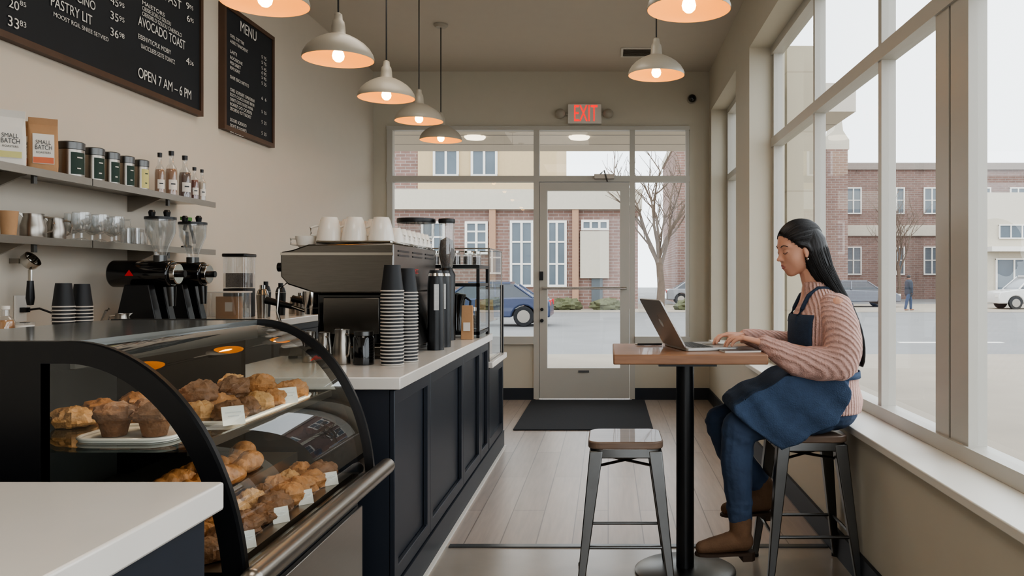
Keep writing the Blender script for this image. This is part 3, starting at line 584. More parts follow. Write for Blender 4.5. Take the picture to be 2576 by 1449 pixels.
# black rack w/ jars
t=thing('display_rack','black metal display rack with jars on top shelf','rack',(-.92,5.2,zf))
for x in (-1.09,-.79):
    for y in (5.0,5.38): part('post',box(B(),x,x+.018,y,y+.018,zf,1.309),black,t,w=True)
for z in (1.31,1.2,.91): part('shelf',box(B(),-1.09,-.772,5.0,5.398,z+.0005,z+.02),black,t,w=True)
bm=B(); strip(bm,[(-.773,5.02,.935),(-.773,5.38,.935)],(0,0,1),.26); part('side_glass',bm,glassc,t,w=True)
jar=thing('glass_jar','leftmost small jar of dark beans on black rack','jar',(-1.05,5.05,1.3315),0,'bean jars on the black rack')
part('jar',lathe(B(),[(0,0),(.028,0),(.029,.06),(.022,.07),(.022,.076),(0,.076)],n=16),glassj,jar); part('beans',lathe(B(),[(0,.003),(.025,.003),(.025,.05),(0,.052)],n=16),beans,jar); part('lid',lathe(B(),[(.024,.072),(.024,.085),(0,.085)],n=16),chrome,jar)
for x,y,l in ((-.985,5.05,'second jar of dark beans from left on rack'),(-.92,5.05,'third jar of dark beans from left on rack'),(-.85,5.05,'rightmost front jar of beans on rack'),(-.82,5.2,'jar of beans behind the rightmost front jar')): dup(jar,(x,y,1.3315),0,l)
for x,y,z,l in ((-.85,5.28,.9315,'jar of beans on the rack bottom shelf, right rear'),(-1.03,5.1,.9315,'jar of beans on rack bottom shelf, left front'),(-1.03,5.3,.9315,'jar of beans on rack bottom shelf, left rear')): dup(jar,(x,y,z),0,l,scale=1.6)
t=thing('coffee_brewer','dark glass brewer standing inside the black rack','brewer',(-.93,5.12,.9315)); part('body',lathe(B(),[(0,0),(.055,0),(.04,.1),(.06,.22),(0,.23)]),blackg,t); part('handle',tube(B(),[(.055,0,.2),(.085,0,.18),(.08,0,.08),(.045,0,.07)],.007),black,t)
t=thing('paper_bag','small kraft paper bag standing in front of rack','paper bag',(-.83,4.92,zf)); bm=B(); hexa(bm,[(-.035,-.025,0),(.035,-.025,0),(.035,.025,0),(-.035,.025,0)],[(-.033,-.004,.2),(.033,-.004,.2),(.033,.004,.2),(-.033,.004,.2)]); part('pouch',bm,kraft,t,bev=.003); part('paper_label',box(B(),-.02,.02,-.0245,-.0215,.05,.1),whitep,t)
# glass case on low counter
t=thing('glass_display_case','clear glass display case with steel edges at counter end','display case',(-1.1,5.85,.7006))
bm=B(); e=.008
for z in (.701,1.442): fring(bm,'z',z,z+e,(-1.4,-.782,5.5,6.148),(-1.4+e,-.782-e,5.508,6.14))
for x in (-1.4,-.79):
    for y in (5.5,6.14): box(bm,x,x+e,y,y+e,.705,1.446)
part('frame',bm,steel,t,w=True)
bm=B(); strip(bm,[(-.786,5.508,.71),(-.786,6.14,.71)],(0,0,1),.73); strip(bm,[(-1.39,5.504,.71),(-.79,5.504,.71)],(0,0,1),.73); strip(bm,[(-1.39,6.144,.71),(-.79,6.144,.71)],(0,0,1),.73); part('glass_panels',bm,glassc,t,w=True)
for z in (.95,1.2): part('glass_shelf',box(B(),-1.38,-.8,5.52,6.13,z,z+.006),glassc,t,w=True)
part('black_post',box(B(),-.8,-.775,6.16,6.19,.701,1.2),black,t,w=True)
k=0
for x,y,z,h_,m_,l in ((-.86,5.65,.957,.15,kraft,'kraft packet on the middle shelf of the glass case, nearest'),(-.87,5.8,.957,.12,whitep,'white packet on the middle shelf of glass case'),(-.86,5.95,.957,.14,kraft,'kraft packet on middle shelf of glass case, farthest'),(-.87,5.62,.71,.13,whitep,'white packet on the bottom of the glass case'),(-.87,5.78,.71,.16,black,'dark packet on the bottom of the glass case'),(-.87,5.95,.71,.12,kraft,'kraft packet on the bottom of the glass case')):
    t=thing('snack_packet',l,'packet',(x,y,z+.0006),.5,'packets in the glass display case'); bm=B(); hexa(bm,[(-.04,-.02,0),(.04,-.02,0),(.04,.02,0),(-.04,.02,0)],[(-.04,-.003,h_),(.04,-.003,h_),(.04,.003,h_),(-.04,.003,h_)]); part('pouch',bm,m_,t)
# ---------------------------------------------------------------- foreground counter
solo('worktop',box(B(),-2.3,-.68,.35,1.48,.84,.89),quartz,'white quartz counter top in the near left corner','worktop',bev=.005)
t=thing('counter_cabinet','navy cabinet under the near left counter top','cabinet',(-1.5,.9,0),group='navy counter cabinets')
part('body',box(B(),-2.28,-.725,.37,1.46,0,.839),navy,t,w=True)
part('panel_frame',fring(B(),'x',-.7245,-.705,(.37,1.46,.12,.835),(.46,1.37,.2,.745)),navy,t,w=True,bev=.003)
# ---------------------------------------------------------------- pastry case
t=thing('pastry_case','curved glass pastry display case with black arched sides','display case',(-1.2,2.3,0)); pc=t
cxa,cza,rx,rz_=-1.165,.55,.385,.564
part('base',box(B(),-1.65,-.83,1.82,2.77,0,.56),black,t,w=True,bev=.004)
part('steel_panel',box(B(),-.829,-.812,1.84,2.76,.1,.5),steel,t,w=True,bev=.003)
part('steel_ledge',prism(B(),[(-.829,.545),(-.76,.575),(-.76,.6),(-.80,.615),(-.829,.6)],'y',1.82,2.77),steel,t,w=True)
bm=B(); cyl(bm,(-.742,1.74,.62),(-.742,2.80,.62),.026,n=24); sph(bm,(-.742,1.74,.62),.026); sph(bm,(-.742,2.8,.62),.026); part('bumper_rail',bm,steel,t,w=True)
def arch(y0,y1):
    bm=B(); n=28
    for i in range(n):
        q=[]
        for k in (i,i+1):
            a=pi/2*(1-k/n); q.append(((cxa+rx*cos(a),cza+rz_*sin(a)),(cxa+(rx-.045)*cos(a),cza+(rz_-.047)*sin(a))))
        (o0,i0),(o1,i1)=q
        hexa(bm,[(o0[0],y0,o0[1]),(o0[0],y1,o0[1]),(i0[0],y1,i0[1]),(i0[0],y0,i0[1])],[(o1[0],y0,o1[1]),(o1[0],y1,o1[1]),(i1[0],y1,i1[1]),(i1[0],y0,i1[1])])
    box(bm,-1.65,-1.217,y0,y1,.55,1.114); box(bm,-1.217,cxa,y0,y1,1.067,1.114); box(bm,-1.217,-.78,y0,y1,.55,.6)
    bmesh.ops.remove_doubles(bm,verts=bm.verts,dist=1e-5)
    return bm
part('side_frame',arch(1.79,1.82),black,t,w=True); part('side_frame',arch(2.77,2.80),black,t,w=True)
for y in (1.805,2.785):
    bm=B(); pts=[(-1.217,.6),(-.84,.6)]+[(cxa+(rx-.044)*cos(a),cza+(rz_-.046)*sin(a)) for a in [pi/2*k/16 for k in range(2,17)]]+[(-1.217,1.066)]
    bm.faces.new([bm.verts.new((x,y,z)) for x,z in pts]); part('side_glass',bm,glassc,t,w=True)
bm=B(); strip(bm,[(cxa+(rx-.012)*cos(a),1.82,cza+(rz_-.012)*sin(a)) for a in [pi/2*k/32 for k in range(33)]],(0,1,0),.95); part('curved_glass',bm,glassc,t,w=True)
part('top_panel',box(B(),-1.65,cxa,1.82,2.77,1.095,1.112),M('smoked_steel',(132,135,134),.12,metal=.5),t,w=True)
part('top_edge',box(B(),cxa-.008,cxa+.002,1.82,2.77,1.052,1.0945),steeld,t,w=True)
part('back_panel',box(B(),-1.65,-1.63,1.82,2.77,.561,1.094),M('case_back',(60,62,62),.4),t,w=True)
part('glass_shelf',box(B(),-1.55,-.925,1.83,2.76,.868,.874),glassc,t,w=True)
part('shelf_edge',box(B(),-.924,-.914,1.83,2.76,.86,.88),steel,t,w=True)
part('deck',box(B(),-1.62,-.845,1.83,2.76,.5615,.605),steel,t,w=True)
part('riser',box(B(),-1.4,-1.02,1.85,2.74,.606,.68),steel,t,w=True)
lm=M('case_fill_glow',(255,226,190),.5,emis=12,var=0)
part('added_glow_strip',box(B(),-1.2,-1.185,1.86,2.73,1.07,1.08),lm,t,w=True)  # glowing strip added out of sight to brighten the pastries
part('added_glow_strip',box(B(),-.938,-.928,1.88,2.71,.858,.864),M('shelf_fill_glow',(255,226,190),.5,emis=9,var=0),t,w=True)  # second hidden glow, added to lift the lower deck
def lump(c,r,amp,sc,seed,u=28,v=18):
    bm=B(); sph(bm,(0,0,0),1,u=u,v=v)
    for vv in bm.verts:
        d=vv.co.copy(); k=1+amp*noise.noise(d*sc+Vector((seed,seed*2,0)))+amp*.4*noise.noise(d*sc*3+Vector((seed,0,5)))
        z=d.z*k*r[2]; z=max(z,-.55*r[2]); vv.co=Vector((d.x*k*r[0]+c[0],d.y*k*r[1]+c[1],z+c[2]))
    return bm
def muffin(loc,label,sd):
    t=thing('muffin',label,'muffin',loc,sd,'muffins on the upper case shelf')
    part('base',lathe(B(),[(0,0),(.026,0),(.036,.04),(.0,.042)],n=20),crustd,t)
    part('top',lump((0,0,.05),(.046,.046,.028),.25,2.6,sd),crustd,t)
zu=.8755
tr=thing('serving_tray','near white plate under two dark muffins','tray',(-1.12,2.0,zu-.001)); part('plate',prism(B(),rrect(.22,.2,.05),'z',0,.004),whitec,tr); bm=B(); tube(bm,[(x,y,.007) for x,y in rrect(.22,.2,.05)+[rrect(.22,.2,.05)[0]]],.004); part('rim',bm,whitec,tr)
tr2=thing('serving_tray','long white plate under the heap of golden rolls','tray',(-1.07,2.41,zu-.001)); part('plate',prism(B(),rrect(.25,.56,.05),'z',0,.004),whitec,tr2); bm=B(); tube(bm,[(x,y,.007) for x,y in rrect(.25,.56,.05)+[rrect(.25,.56,.05)[0]]],.004); part('rim',bm,whitec,tr2)
muffin((-1.165,1.97,zu+.004),'left dark muffin on the near plate',1.3); muffin((-1.07,1.97,zu+.004),'right dark muffin on the near plate',2.9); muffin((-1.12,2.055,zu+.004),'dark muffin behind the two near ones',4.2)
crl=M('light_crust',(198,150,98),.5,var=.5,scale=30,bump=.6,bscale=70)
def roll(loc,label,grp,sd,r=(.048,.044,.034)):
    k=.92+.2*random.random(); t=solo('bread_roll',lump((0,0,r[2]*.56*k),[q*k for q in r],.26,2.6,sd),random.choice((crust,crust,crl,crustd)),label,'pastry',grp); t.location=loc; t.rotation_euler=(0,0,sd); return t
g='golden rolls on the upper case shelf'; n_=0
names=['first','second','third','fourth','fifth','sixth']
for iy,y in enumerate((2.18,2.265,2.35,2.435,2.52,2.605)):
    for ix,x in enumerate((-1.145,-1.06,-.985)):
        roll((x,y+random.uniform(-.006,.006),zu+.004),'%s roll from the front in the %s row of the upper plate'%(names[iy],['inner','middle','outer'][ix]),g,n_*1.7+.3,(.043,.041,.034)); n_+=1
for k,(x,y) in enumerate(((-1.095,2.24),(-1.02,2.44),(-1.10,2.44),(-1.05,2.34))):
    roll((x,y,zu+.044),'roll lying on top of the heap, %s one'%['nearest','farther outer','farther inner','middle'][k],g,k*2.3+.9,(.043,.041,.033))
for k,(x,y) in enumerate(((-1.36,2.12),(-1.38,2.26),(-1.36,2.42))): roll((x,y,zu),'shaded roll at back of upper shelf, %s'%['nearest','middle','farthest'][k],g,k*1.1+5,(.05,.05,.032))
def croissant(loc,label,sd,rz):
    bm=B()
    for k in range(7):
        a=(k-3)*.36; r=.032-.0032*abs(k-3)**1.35; mx=Matrix.Rotation(a,3,'Z')
        sph(bm,(.055*sin(a)*1.3,-.05*cos(a)+.045,r*.9),(.021,r*1.15,r),mx,u=14,v=10)
    me=remesh(bm,.0035,1); o=meobj('croissant',me,crust); tagit(o,label,'pastry','croissants on the inner step of the case'); o.location=loc; o.rotation_euler=(0,0,rz); return o
c0=croissant((-1.14,2.06,.6835),'left croissant on the inner step near the front',0,.5)
for k,(x,y,l) in enumerate(((-1.06,2.1,'right croissant on the inner step near the front'),(-1.15,2.22,'third croissant on the inner step'),(-1.06,2.28,'fourth croissant on the inner step'),(-1.14,2.4,'fifth croissant on the inner step'),(-1.06,2.46,'sixth croissant on the inner step'),(-1.14,2.6,'farthest croissant on the inner step'))):
    o=c0.copy(); COL.objects.link(o); o.location=(x,y,.6835); o.rotation_euler=(0,0,random.random()*2); o['label']=l
g='pastries in the front row of the lower deck'
for k in range(9):
    roll((-.915,1.91+.095*k,.6065),['nearest','second','third','fourth','fifth','sixth','seventh','eighth','farthest'][k]+' pastry in the front row of the lower deck',g,k*.9+.2,(.043,.042,.034))
g='pastries in the second row of the lower deck'
for k in range(9):
    roll((-.985,1.93+.092*k,.6065),['nearest','second','third','fourth','fifth','sixth','seventh','eighth','farthest'][k]+' pastry in the second row of the lower deck',g,k*1.3+3.2,(.033,.04,.036))
def card(loc,label,tilt=-.35,sz=(.055,.045)):
    t=thing('price_card',label,'price card',loc,.75,'price cards in the pastry case'); bm=B(); hexa(bm,[(-sz[0]/2,0,0),(sz[0]/2,0,0),(sz[0]/2,.002,0),(-sz[0]/2,.002,0)],[(-sz[0]/2,.016,sz[1]),(sz[0]/2,.016,sz[1]),(sz[0]/2,.018,sz[1]),(-sz[0]/2,.018,sz[1])]); part('card',bm,whitep,t)
    for q,w_ in ((.65,.7),(.45,.5)):
        bm=B(); strip(bm,[(-sz[0]*w_/2,.016*q-.0008,sz[1]*q),(-sz[0]*w_/2,.016*(q+.05)-.0008,sz[1]*(q+.05))],(1,0,0),sz[0]*w_); part('lettering',bm,steel,t)
card((-.94,2.10,zu+.006),'white price card in front of the near golden rolls'); card((-.94,2.46,zu+.006),'white price card in front of the far golden rolls')
for k,y in enumerate((1.99,2.2,2.38,2.6)): card((-.86,y,.6055),['nearest','second','third','farthest'][k]+' white price card on the lower deck',sz=(.044,.038))
# ---------------------------------------------------------------- table, laptop, stools
t=thing('cafe_table','square oak topped cafe table on a black pedestal','table',(.328,3.56,0))
part('tabletop',box(B(),-.308,.302,-.28,.28,.91,.95),tablewood,t,bev=.005); part('pole',cyl(B(),(0,0,.02),(0,0,.885),.038,n=28),black,t); part('base_plate',lathe(B(),[(0,0),(.215,0),(.215,.01),(.2,.018),(.05,.024),(0,.024)],n=48),steeld,t); part('mounting_plate',box(B(),-.12,.12,-.12,.12,.886,.909),black,t)
la=radians(13); t=thing('laptop','open silver laptop with glossy back emblem on the table','laptop',(.285,3.57,.951),la)
part('base',prism(B(),rrect(.225,.32,.012,cx=.1125),'z',0,.013),lapm,t,bev=.002)
bm=B()
for i in range(5):
    for j in range(13): box(bm,.03+i*.019,.046+i*.019,-.14+j*.0216,-.122+j*.0216,.0135,.0148)
part('keyboard',bm,black,t)
part('trackpad',box(B(),.14,.205,-.05,.05,.0131,.0138),steel,t)
Rm=Matrix.Translation((0,0,.014))@Matrix.Rotation(radians(-(90+29)),4,'Y')
bm=B(); prism(bm,rrect(.225,.32,.012,cx=.1125),'z',0,.006)
bmesh.ops.transform(bm,matrix=Rm,verts=bm.verts); part('lid',bm,lapm,t)
bm=B(); prism(bm,rrect(.205,.3,.006,cx=.1125),'z',-.0012,-.0004); bmesh.ops.transform(bm,matrix=Rm,verts=bm.verts); part('screen',bm,M('lit_screen',(190,200,210),.3,emis=.4),t)
bm=B(); prism(bm,[(.112+.022*cos(a)*(1-.18*cos(2*a)**2),.018*sin(a)) for a in [k*2*pi/20 for k in range(20)]],'z',.0062,.0068); prism(bm,[(.138,-.002),(.15,.003),(.148,.008),(.138,.004)],'z',.0062,.0068); bmesh.ops.transform(bm,matrix=Rm,verts=bm.verts); part('emblem',bm,chrome,t,label='shiny fruit shaped emblem')
t=thing('notebook','thin white notebook under the right side of laptop','notebook',(.53,3.47,.9505),.15)
part('pages',box(B(),-.075,.075,-.1,.1,.0,.006),whitep,t); part('cover',box(B(),-.077,.077,-.102,.102,.0061,.0075),steeld,t)
t=thing('pen','thin dark pen lying behind the laptop lid on the table','pen',(.19,3.72,.9555)); part('barrel',cyl(B(),(-.06,0,0),(.05,.01,0),.0045,n=12),black,t); part('tip',cyl(B(),(-.06,0,0),(-.072,-.001,0),.004,.001,n=10),steel,t)
t=thing('bar_stool','empty metal bar stool with wooden seat in the aisle','bar stool',(.07,3.45,0),0,'metal bar stools with wooden seats')
part('seat',prism(B(),rrect(.30,.30,.05),'z',.572,.602),seatwood,t,bev=.005)
bm=B(); A=[[bm.verts.new((x,y,z)) for x,y in rrect(w,w,.045)] for w,z in ((.285,.571),(.29,.54),(.275,.535))]; bridge(bm,A[0],A[1]); bridge(bm,A[1],A[2]); part('seat_rim',bm,steeld,t)
for sx in (-1,1):
    for sy_ in (-1,1):
        bm=B(); tx,bx_=.125,.182
        def rc(c,w,z): return [(sx*c-w,sy_*c-w,z),(sx*c+w,sy_*c-w,z),(sx*c+w,sy_*c+w,z),(sx*c-w,sy_*c+w,z)]
        hexa(bm,rc(bx_,.0135,.006),rc(tx-.008,.027,.565)); part('leg',bm,steeld,t,bev=.004)
        bm=B(); cyl(bm,(sx*bx_,sy_*bx_,0),(sx*bx_,sy_*bx_,.012),.018,n=12); part('foot',bm,blackr,t)
c_=.163
for p,q in (((-c_,-c_),(c_,-c_)),((-c_,c_),(c_,c_)),((-c_,-c_),(-c_,c_)),((c_,-c_),(c_,c_))): part('rung',cyl(B(),(p[0],p[1],.19),(q[0],q[1],.19),.007,n=10),steeld,t)
for q in (1,-1): part('brace',cyl(B(),(-.12,-.12*q,.50),(.12,.12*q,.50),.006,n=8),steeld,t)
dup(t,(.842,3.58,0),0,'metal bar stool the woman sits on beside window')
# ---------------------------------------------------------------- woman
wo=thing('person','woman in pink sweater and denim apron typing at the laptop','person',(.88,3.55,.602))
HO=Vector((.812,3.57,1.377)); HR=Matrix.Rotation(pi+radians(14),3,'Z')@Matrix.Rotation(radians(14),3,'Y')
def hl(x,y,z): return HO+HR@Vector((x,y,z))
def hs(bm,c,r,u=20,v=14): sph(bm,hl(*c),r,HR,u,v)
# head: one smooth blended surface traced from its centre outward
def sdE(p,c,r):
    q=(p-np.array(c))/np.array(r); k0=np.sqrt((q**2).sum(-1))+1e-9; k1=np.sqrt(((q/np.array(r))**2).sum(-1))+1e-9; return k0*(k0-1)/k1
def sdC(p,a,b,r0,r1):
    a=np.array(a,float); b=np.array(b,float); ba=b-a; h=np.clip(((p-a)@ba)/(ba@ba),0,1); return np.sqrt(((p-a-h[...,None]*ba)**2).sum(-1))-(r0+(r1-r0)*h)
def smn(a,b,k): h=np.clip(.5+.5*(b-a)/k,0,1); return b+(a-b)*h-k*h*(1-h)
def headsdf(p):
    d=sdE(p,(-.012,0,.03),(.094,.073,.086)); ps=p.copy(); ps[...,1]=np.abs(ps[...,1])
    d=smn(d,sdE(p,(.028,0,-.025),(.052,.054,.068)),.03); d=smn(d,sdE(p,(.020,0,-.066),(.052,.043,.034)),.03)
    d=smn(d,sdE(p,(.056,0,-.092),(.019,.021,.016)),.02); d=smn(d,sdE(ps,(.045,.031,-.032),(.030,.025,.029)),.02)
    d=smn(d,sdE(ps,(.066,.024,.024),(.012,.024,.008)),.016); d=smn(d,sdE(p,(.066,0,-.058),(.019,.026,.022)),.018)
    d=-smn(-d,sdE(ps,(.090,.030,.004),(.016,.016,.011)),.012)
    d=smn(d,sdE(ps,(.0665,.030,.002),(.0145,.0155,.0115)),.005)
    d=smn(d,sdC(p,(.074,0,.014),(.0955,0,-.022),.0055,.0075),.010); d=smn(d,sdE(p,(.0985,0,-.026),(.0095,.0085,.0075)),.006); d=smn(d,sdE(ps,(.089,.0085,-.030),(.008,.0065,.006)),.005)
    d=smn(d,sdE(p,(.0835,0,-.0535),(.0070,.019,.0048)),.005); d=smn(d,sdE(p,(.0825,0,-.0655),(.0072,.016,.0055)),.005)
    return d
nu,nv=200,150; cen=np.array((.01,0,-.01)); th=np.arange(nu)*2*pi/nu; ph=(np.arange(1,nv))*pi/nv
D=np.stack([np.cos(ph)[:,None]*np.ones(nu),np.sin(ph)[:,None]*np.cos(th),np.sin(ph)[:,None]*np.sin(th)],-1)
D=np.concatenate([D.reshape(-1,3),[[1,0,0],[-1,0,0]]]); T=np.full(len(D),.2)
for _ in range(60): T-=headsdf(cen+D*T[:,None])*.7
Q=cen+D*T[:,None]
def addhead(bm):
    vs=[bm.verts.new(hl(*map(float,q))) for q in Q]
    for i in range(nv-2):
        for j in range(nu): k=(j+1)%nu; bm.faces.new((vs[i*nu+j],vs[i*nu+k],vs[(i+1)*nu+k],vs[(i+1)*nu+j]))
    for j in range(nu): k=(j+1)%nu; bm.faces.new((vs[-2],vs[k],vs[j])); o=(nv-2)*nu; bm.faces.new((vs[-1],vs[o+j],vs[o+k]))
bm=B(); addhead(bm)
for q in (-1,1): hs(bm,(.001,q*.072,-.012),(.014,.007,.024)); hs(bm,(.005,q*.072,-.032),(.008,.006,.009))
cap(bm,hl(-.028,0,-.055),(.885,3.56,1.19),.044,.048); cap(bm,(.885,3.56,1.2),(.90,3.55,1.05),.06,.11); cap(bm,(.90,3.55,1.05),(.905,3.55,.85),.11,.1); sph(bm,(.91,3.55,.72),(.11,.14,.09))
def arm(sh,el,wr,kn,lat,tips):
    cap(bm,(.9,3.55,1.13),sh,.055,.045); cap(bm,sh,el,.042,.036); cap(bm,el,wr,.034,.023)
    wr=Vector(wr); d=(Vector(kn)-wr); dn=d.normalized(); lt=Vector(lat)
    for k,(off,ln) in enumerate(((.028,.92),(.010,1.0),(-.009,.96),(-.026,.86))):  # index..little
        kk=wr+d*ln+lt*off; kk.z=kn[2]; cap(bm,wr+lt*off*.45,kk,.0145,.0105)
        a1=(-.08-.03*k,-.62,-1.15); ls=(.036,.024,.018) if k<3 else (.029,.019,.016); p=kk; r=.0085
        fd=Vector((dn.x,dn.y,0)).normalized()+lt*off*3; fd.normalize()
        for aa,l_,r2 in zip(a1,ls,(.0078,.0072,.0062)):
            q=p+(fd*cos(aa)+Vector((0,0,sin(aa))))*l_*(1 if k!=1 else 1.08); cap(bm,p,q,r,r2,10); p=q; r=r2
    b0=wr+d*.25+lt*.02; b1=b0+dn*.03+lt*.022+Vector((0,0,-.008)); b2=b1+dn*.03+lt*.004+Vector((0,0,-.010)); cap(bm,b0,b1,.013,.0105); cap(bm,b1,b2,.0098,.0075)
arm((.93,3.39,1.135),(.925,3.35,.915),(.632,3.435,.985),(.55,3.46,1.003),(.1,.99,0),None)
arm((.92,3.71,1.135),(.85,3.78,.93),(.595,3.68,.997),(.515,3.64,1.005),(-.1,-.99,0),None)
def leg(hp,kn,an):
    cap(bm,hp,kn,.075,.05); cap(bm,kn,an,.048,.034)
leg((.89,3.47,.69),(.54,3.47,.63),(.548,3.47,.26)); leg((.89,3.63,.69),(.49,3.65,.625),(.675,3.655,.34))
meobj('body',remesh(bm,.0029,3,.5),skin,wo)
# face details, laid on the traced head surface
def onface(y,z,off=0.0008):
    lo,hi=.03,.14
    for _ in range(40):
        mid=(lo+hi)/2
        if headsdf(np.array([[mid,y,z]]))[0]<0: lo=mid
        else: hi=mid
    return hl(lo+off,y,z)
for q in (1,-1):
    bm=B(); tube(bm,[onface(q*y,z) for y,z in ((.044,.0005),(.040,-.003),(.035,-.0055),(.030,-.0065),(.025,-.006),(.020,-.0045),(.016,-.002))],.0011,6); meobj('eyelashes',bmme(bm),hairm,wo)
    bm=B(); tube(bm,[onface(q*y,z) for y,z in ((.046,.008),(.038,.0115),(.030,.012),(.022,.010))],.0005,5); meobj('eyelid_crease',bmme(bm),M('crease_skin',(150,98,76),.6),wo)
    bm=B(); tube(bm,[onface(q*y,z,.0001) for y,z in ((.050,.022),(.043,.0275),(.034,.030),(.025,.029),(.016,.025))],.0017,6,taper=.0022); meobj('eyebrow',bmme(bm),hairm,wo)
ys=[-.019+.038*k/14 for k in range(15)]
def lip(zt_,zb_,name):
    bm=B(); rows=[]
    for f_ in (0,.33,.66,1):
        rows.append([bm.verts.new(onface(y,(zt_(y)*(1-f_)+zb_(y)*f_),.0011 if 0<f_<1 else .0002)) for y in ys])
    for a,b_ in zip(rows,rows[1:]):
        for i in range(14): bm.faces.new((a[i],a[i+1],b_[i+1],b_[i]))
    meobj(name,bmme(bm),lipm,wo)
edge=lambda y:(abs(y)/.019)**2
lip(lambda y:-.0495-.0095*edge(y)-.0012*math.exp(-(y/.003)**2),lambda y:-.0592,'upper_lip'); lip(lambda y:-.0600,lambda y:-.0705+.0105*edge(y),'lower_lip')
bm=B(); sph(bm,hl(.007,.080,-.046),.0055); part('earring',bm,chrome,wo,w=True)
# hair
CC=(-.018,0,.034); CR=(.1005,.0795,.0905); PC=Vector((.052,0,.045)); PN=Vector((1,0,-.72))
def hcap(bm):
    b2=B(); sph(b2,(0,0,0),1,u=64,v=40)
    for v in b2.verts: v.co=Vector((v.co.x*CR[0]+CC[0],v.co.y*CR[1]+CC[1],v.co.z*CR[2]+CC[2]))
    bmesh.ops.bisect_plane(b2,geom=b2.verts[:]+b2.edges[:]+b2.faces[:],plane_co=PC,plane_no=PN,clear_outer=True)
    ed=[e for e in b2.edges if len(e.link_faces)==1]; bmesh.ops.holes_fill(b2,edges=ed)
    for v in b2.verts: v.co=hl(*v.co)
    m=bpy.data.meshes.new('q'); b2.to_mesh(m); b2.free(); bm.from_mesh(m)
bm=B(); hcap(bm)
cs_=[((.850,1.475),.012,.02),((.853,1.45),.046,.052),((.862,1.41),.064,.067),((.878,1.35),.062,.074),((.905,1.28),.054,.082),((.950,1.20),.044,.098),((1.004,1.115),.034,.108),((1.042,1.03),.027,.104),((1.062,.955),.02,.09),((1.070,.90),.012,.068),((1.072,.875),.004,.045)]
rs=[]; N=48; frm=[]
for i,((x,z),rn,ry) in enumerate(cs_):
    a=cs_[max(i-1,0)][0]; b_=cs_[min(i+1,len(cs_)-1)][0]; d=Vector((b_[0]-a[0],0,b_[1]-a[1])).normalized(); nrm=Vector((-d.z,0,d.x)); frm.append((Vector((x,3.56,z)),nrm,rn,ry))
    rs.append([bm.verts.new(Vector((x,3.56,z))+nrm*rn*cos(2*pi*k/N)*(1+.05*sin(k*2.6+i*.25)*min(1,i/5))+Vector((0,1,0))*ry*sin(2*pi*k/N)*(1+.05*sin(k*3.1+i*.2)*min(1,i/5))) for k in range(N)])
for a,b_ in zip(rs,rs[1:]): bridge(bm,a,b_)
bm.faces.new(rs[0][::-1]); bm.faces.new(rs[-1])
for q in (-1,1):
    cap(bm,hl(-.03,q*.058,.02),hl(-.045,q*.054,-.06),.022,.024)
    cap(bm,hl(.022,q*.068,.022),hl(-.006,q*.076,.008),.010,.010); cap(bm,hl(-.006,q*.076,.008),hl(-.03,q*.072,-.04),.011,.014)
meobj('hair',remesh(bm,.0038,9,.5),hairm,wo)
bm=B(); rnd=random.Random(11)
for k in range(330):
    a=rnd.uniform(0,2*pi); off=rnd.uniform(.98,1.04); w0=rnd.uniform(0,6); st=rnd.choice((2,2,3,3)); en=rnd.choice((8,9,10,11)); pts=[]
    for i,(c,nrm,rn,ry) in enumerate(frm[st:en]):
        aa=a+.07*sin(i*.7+w0); o_=off if i>0 else .9; pts.append(c+nrm*rn*o_*cos(aa)+Vector((0,1,0))*ry*o_*sin(aa))
    if len(pts)>2:
        P2=[]
        for i in range(len(pts)-1):
            p0,p1,p2,p3=pts[max(i-1,0)],pts[i],pts[i+1],pts[min(i+2,len(pts)-1)]
            for t_ in (0,.5): P2.append(.5*((2*p1)+(p2-p0)*t_+(2*p0-5*p1+4*p2-p3)*t_*t_+(3*p1-p0-3*p2+p3)*t_**3))
        tube(bm,P2+[pts[-1]],rnd.uniform(.0007,.0014),5,taper=.0004)
for k in range(260):
    ta=rnd.uniform(-1.85,1.85); pts=[]; e_=rnd.uniform(.985,1.0); t2=ta+rnd.uniform(-.06,.06)
    for i in range(18):
        f_=radians(30+130*i/17); tt=ta+(t2-ta)*i/17; x=CC[0]+CR[0]*cos(f_)*(e_+.004); y=CR[1]*sin(f_)*sin(tt)*(e_+.004); z=CC[2]+CR[2]*sin(f_)*cos(tt)*(e_+.004)
        if (Vector((x,y,z))-PC).dot(PN)<.004+.004*sin(k*2.3): pts.append(hl(x,y,z))
    if len(pts)>2: tube(bm,pts,rnd.uniform(.0008,.0013),5)
o=meobj('hair_strands',bmme(bm),hairm,wo); o['kind']='stuff'
# sweater
SECT=[(.69,.925,.142,.178),(.74,.93,.146,.18),(.80,.925,.134,.168),(.90,.92,.130,.162),(1.0,.905,.126,.172),(1.08,.905,.122,.184),(1.14,.915,.100,.178),(1.18,.905,.077,.12),(1.215,.893,.062,.068),(1.235,.889,.058,.060)]
def sec(z):
    for a,b_ in zip(SECT,SECT[1:]):
        if a[0]<=z<=b_[0]:
            k=(z-a[0])/(b_[0]-a[0]); return [a[i]+(b_[i]-a[i])*k for i in (1,2,3)]
    return list(SECT[0][1:]) if z<SECT[0][0] else list(SECT[-1][1:])
bm=B(); rs=[]
for z,c,a,b_ in SECT: rs.append([bm.verts.new((c+a*cos(t_),3.55+b_*sin(t_),z)) for t_ in [2*pi*k/32 for k in range(32)]])
for a,b_ in zip(rs,rs[1:]): bridge(bm,a,b_)
bm.faces.new(rs[0][::-1]); bm.faces.new(rs[-1])
meobj('sweater',remesh(bm,.007,3),sweat,wo)
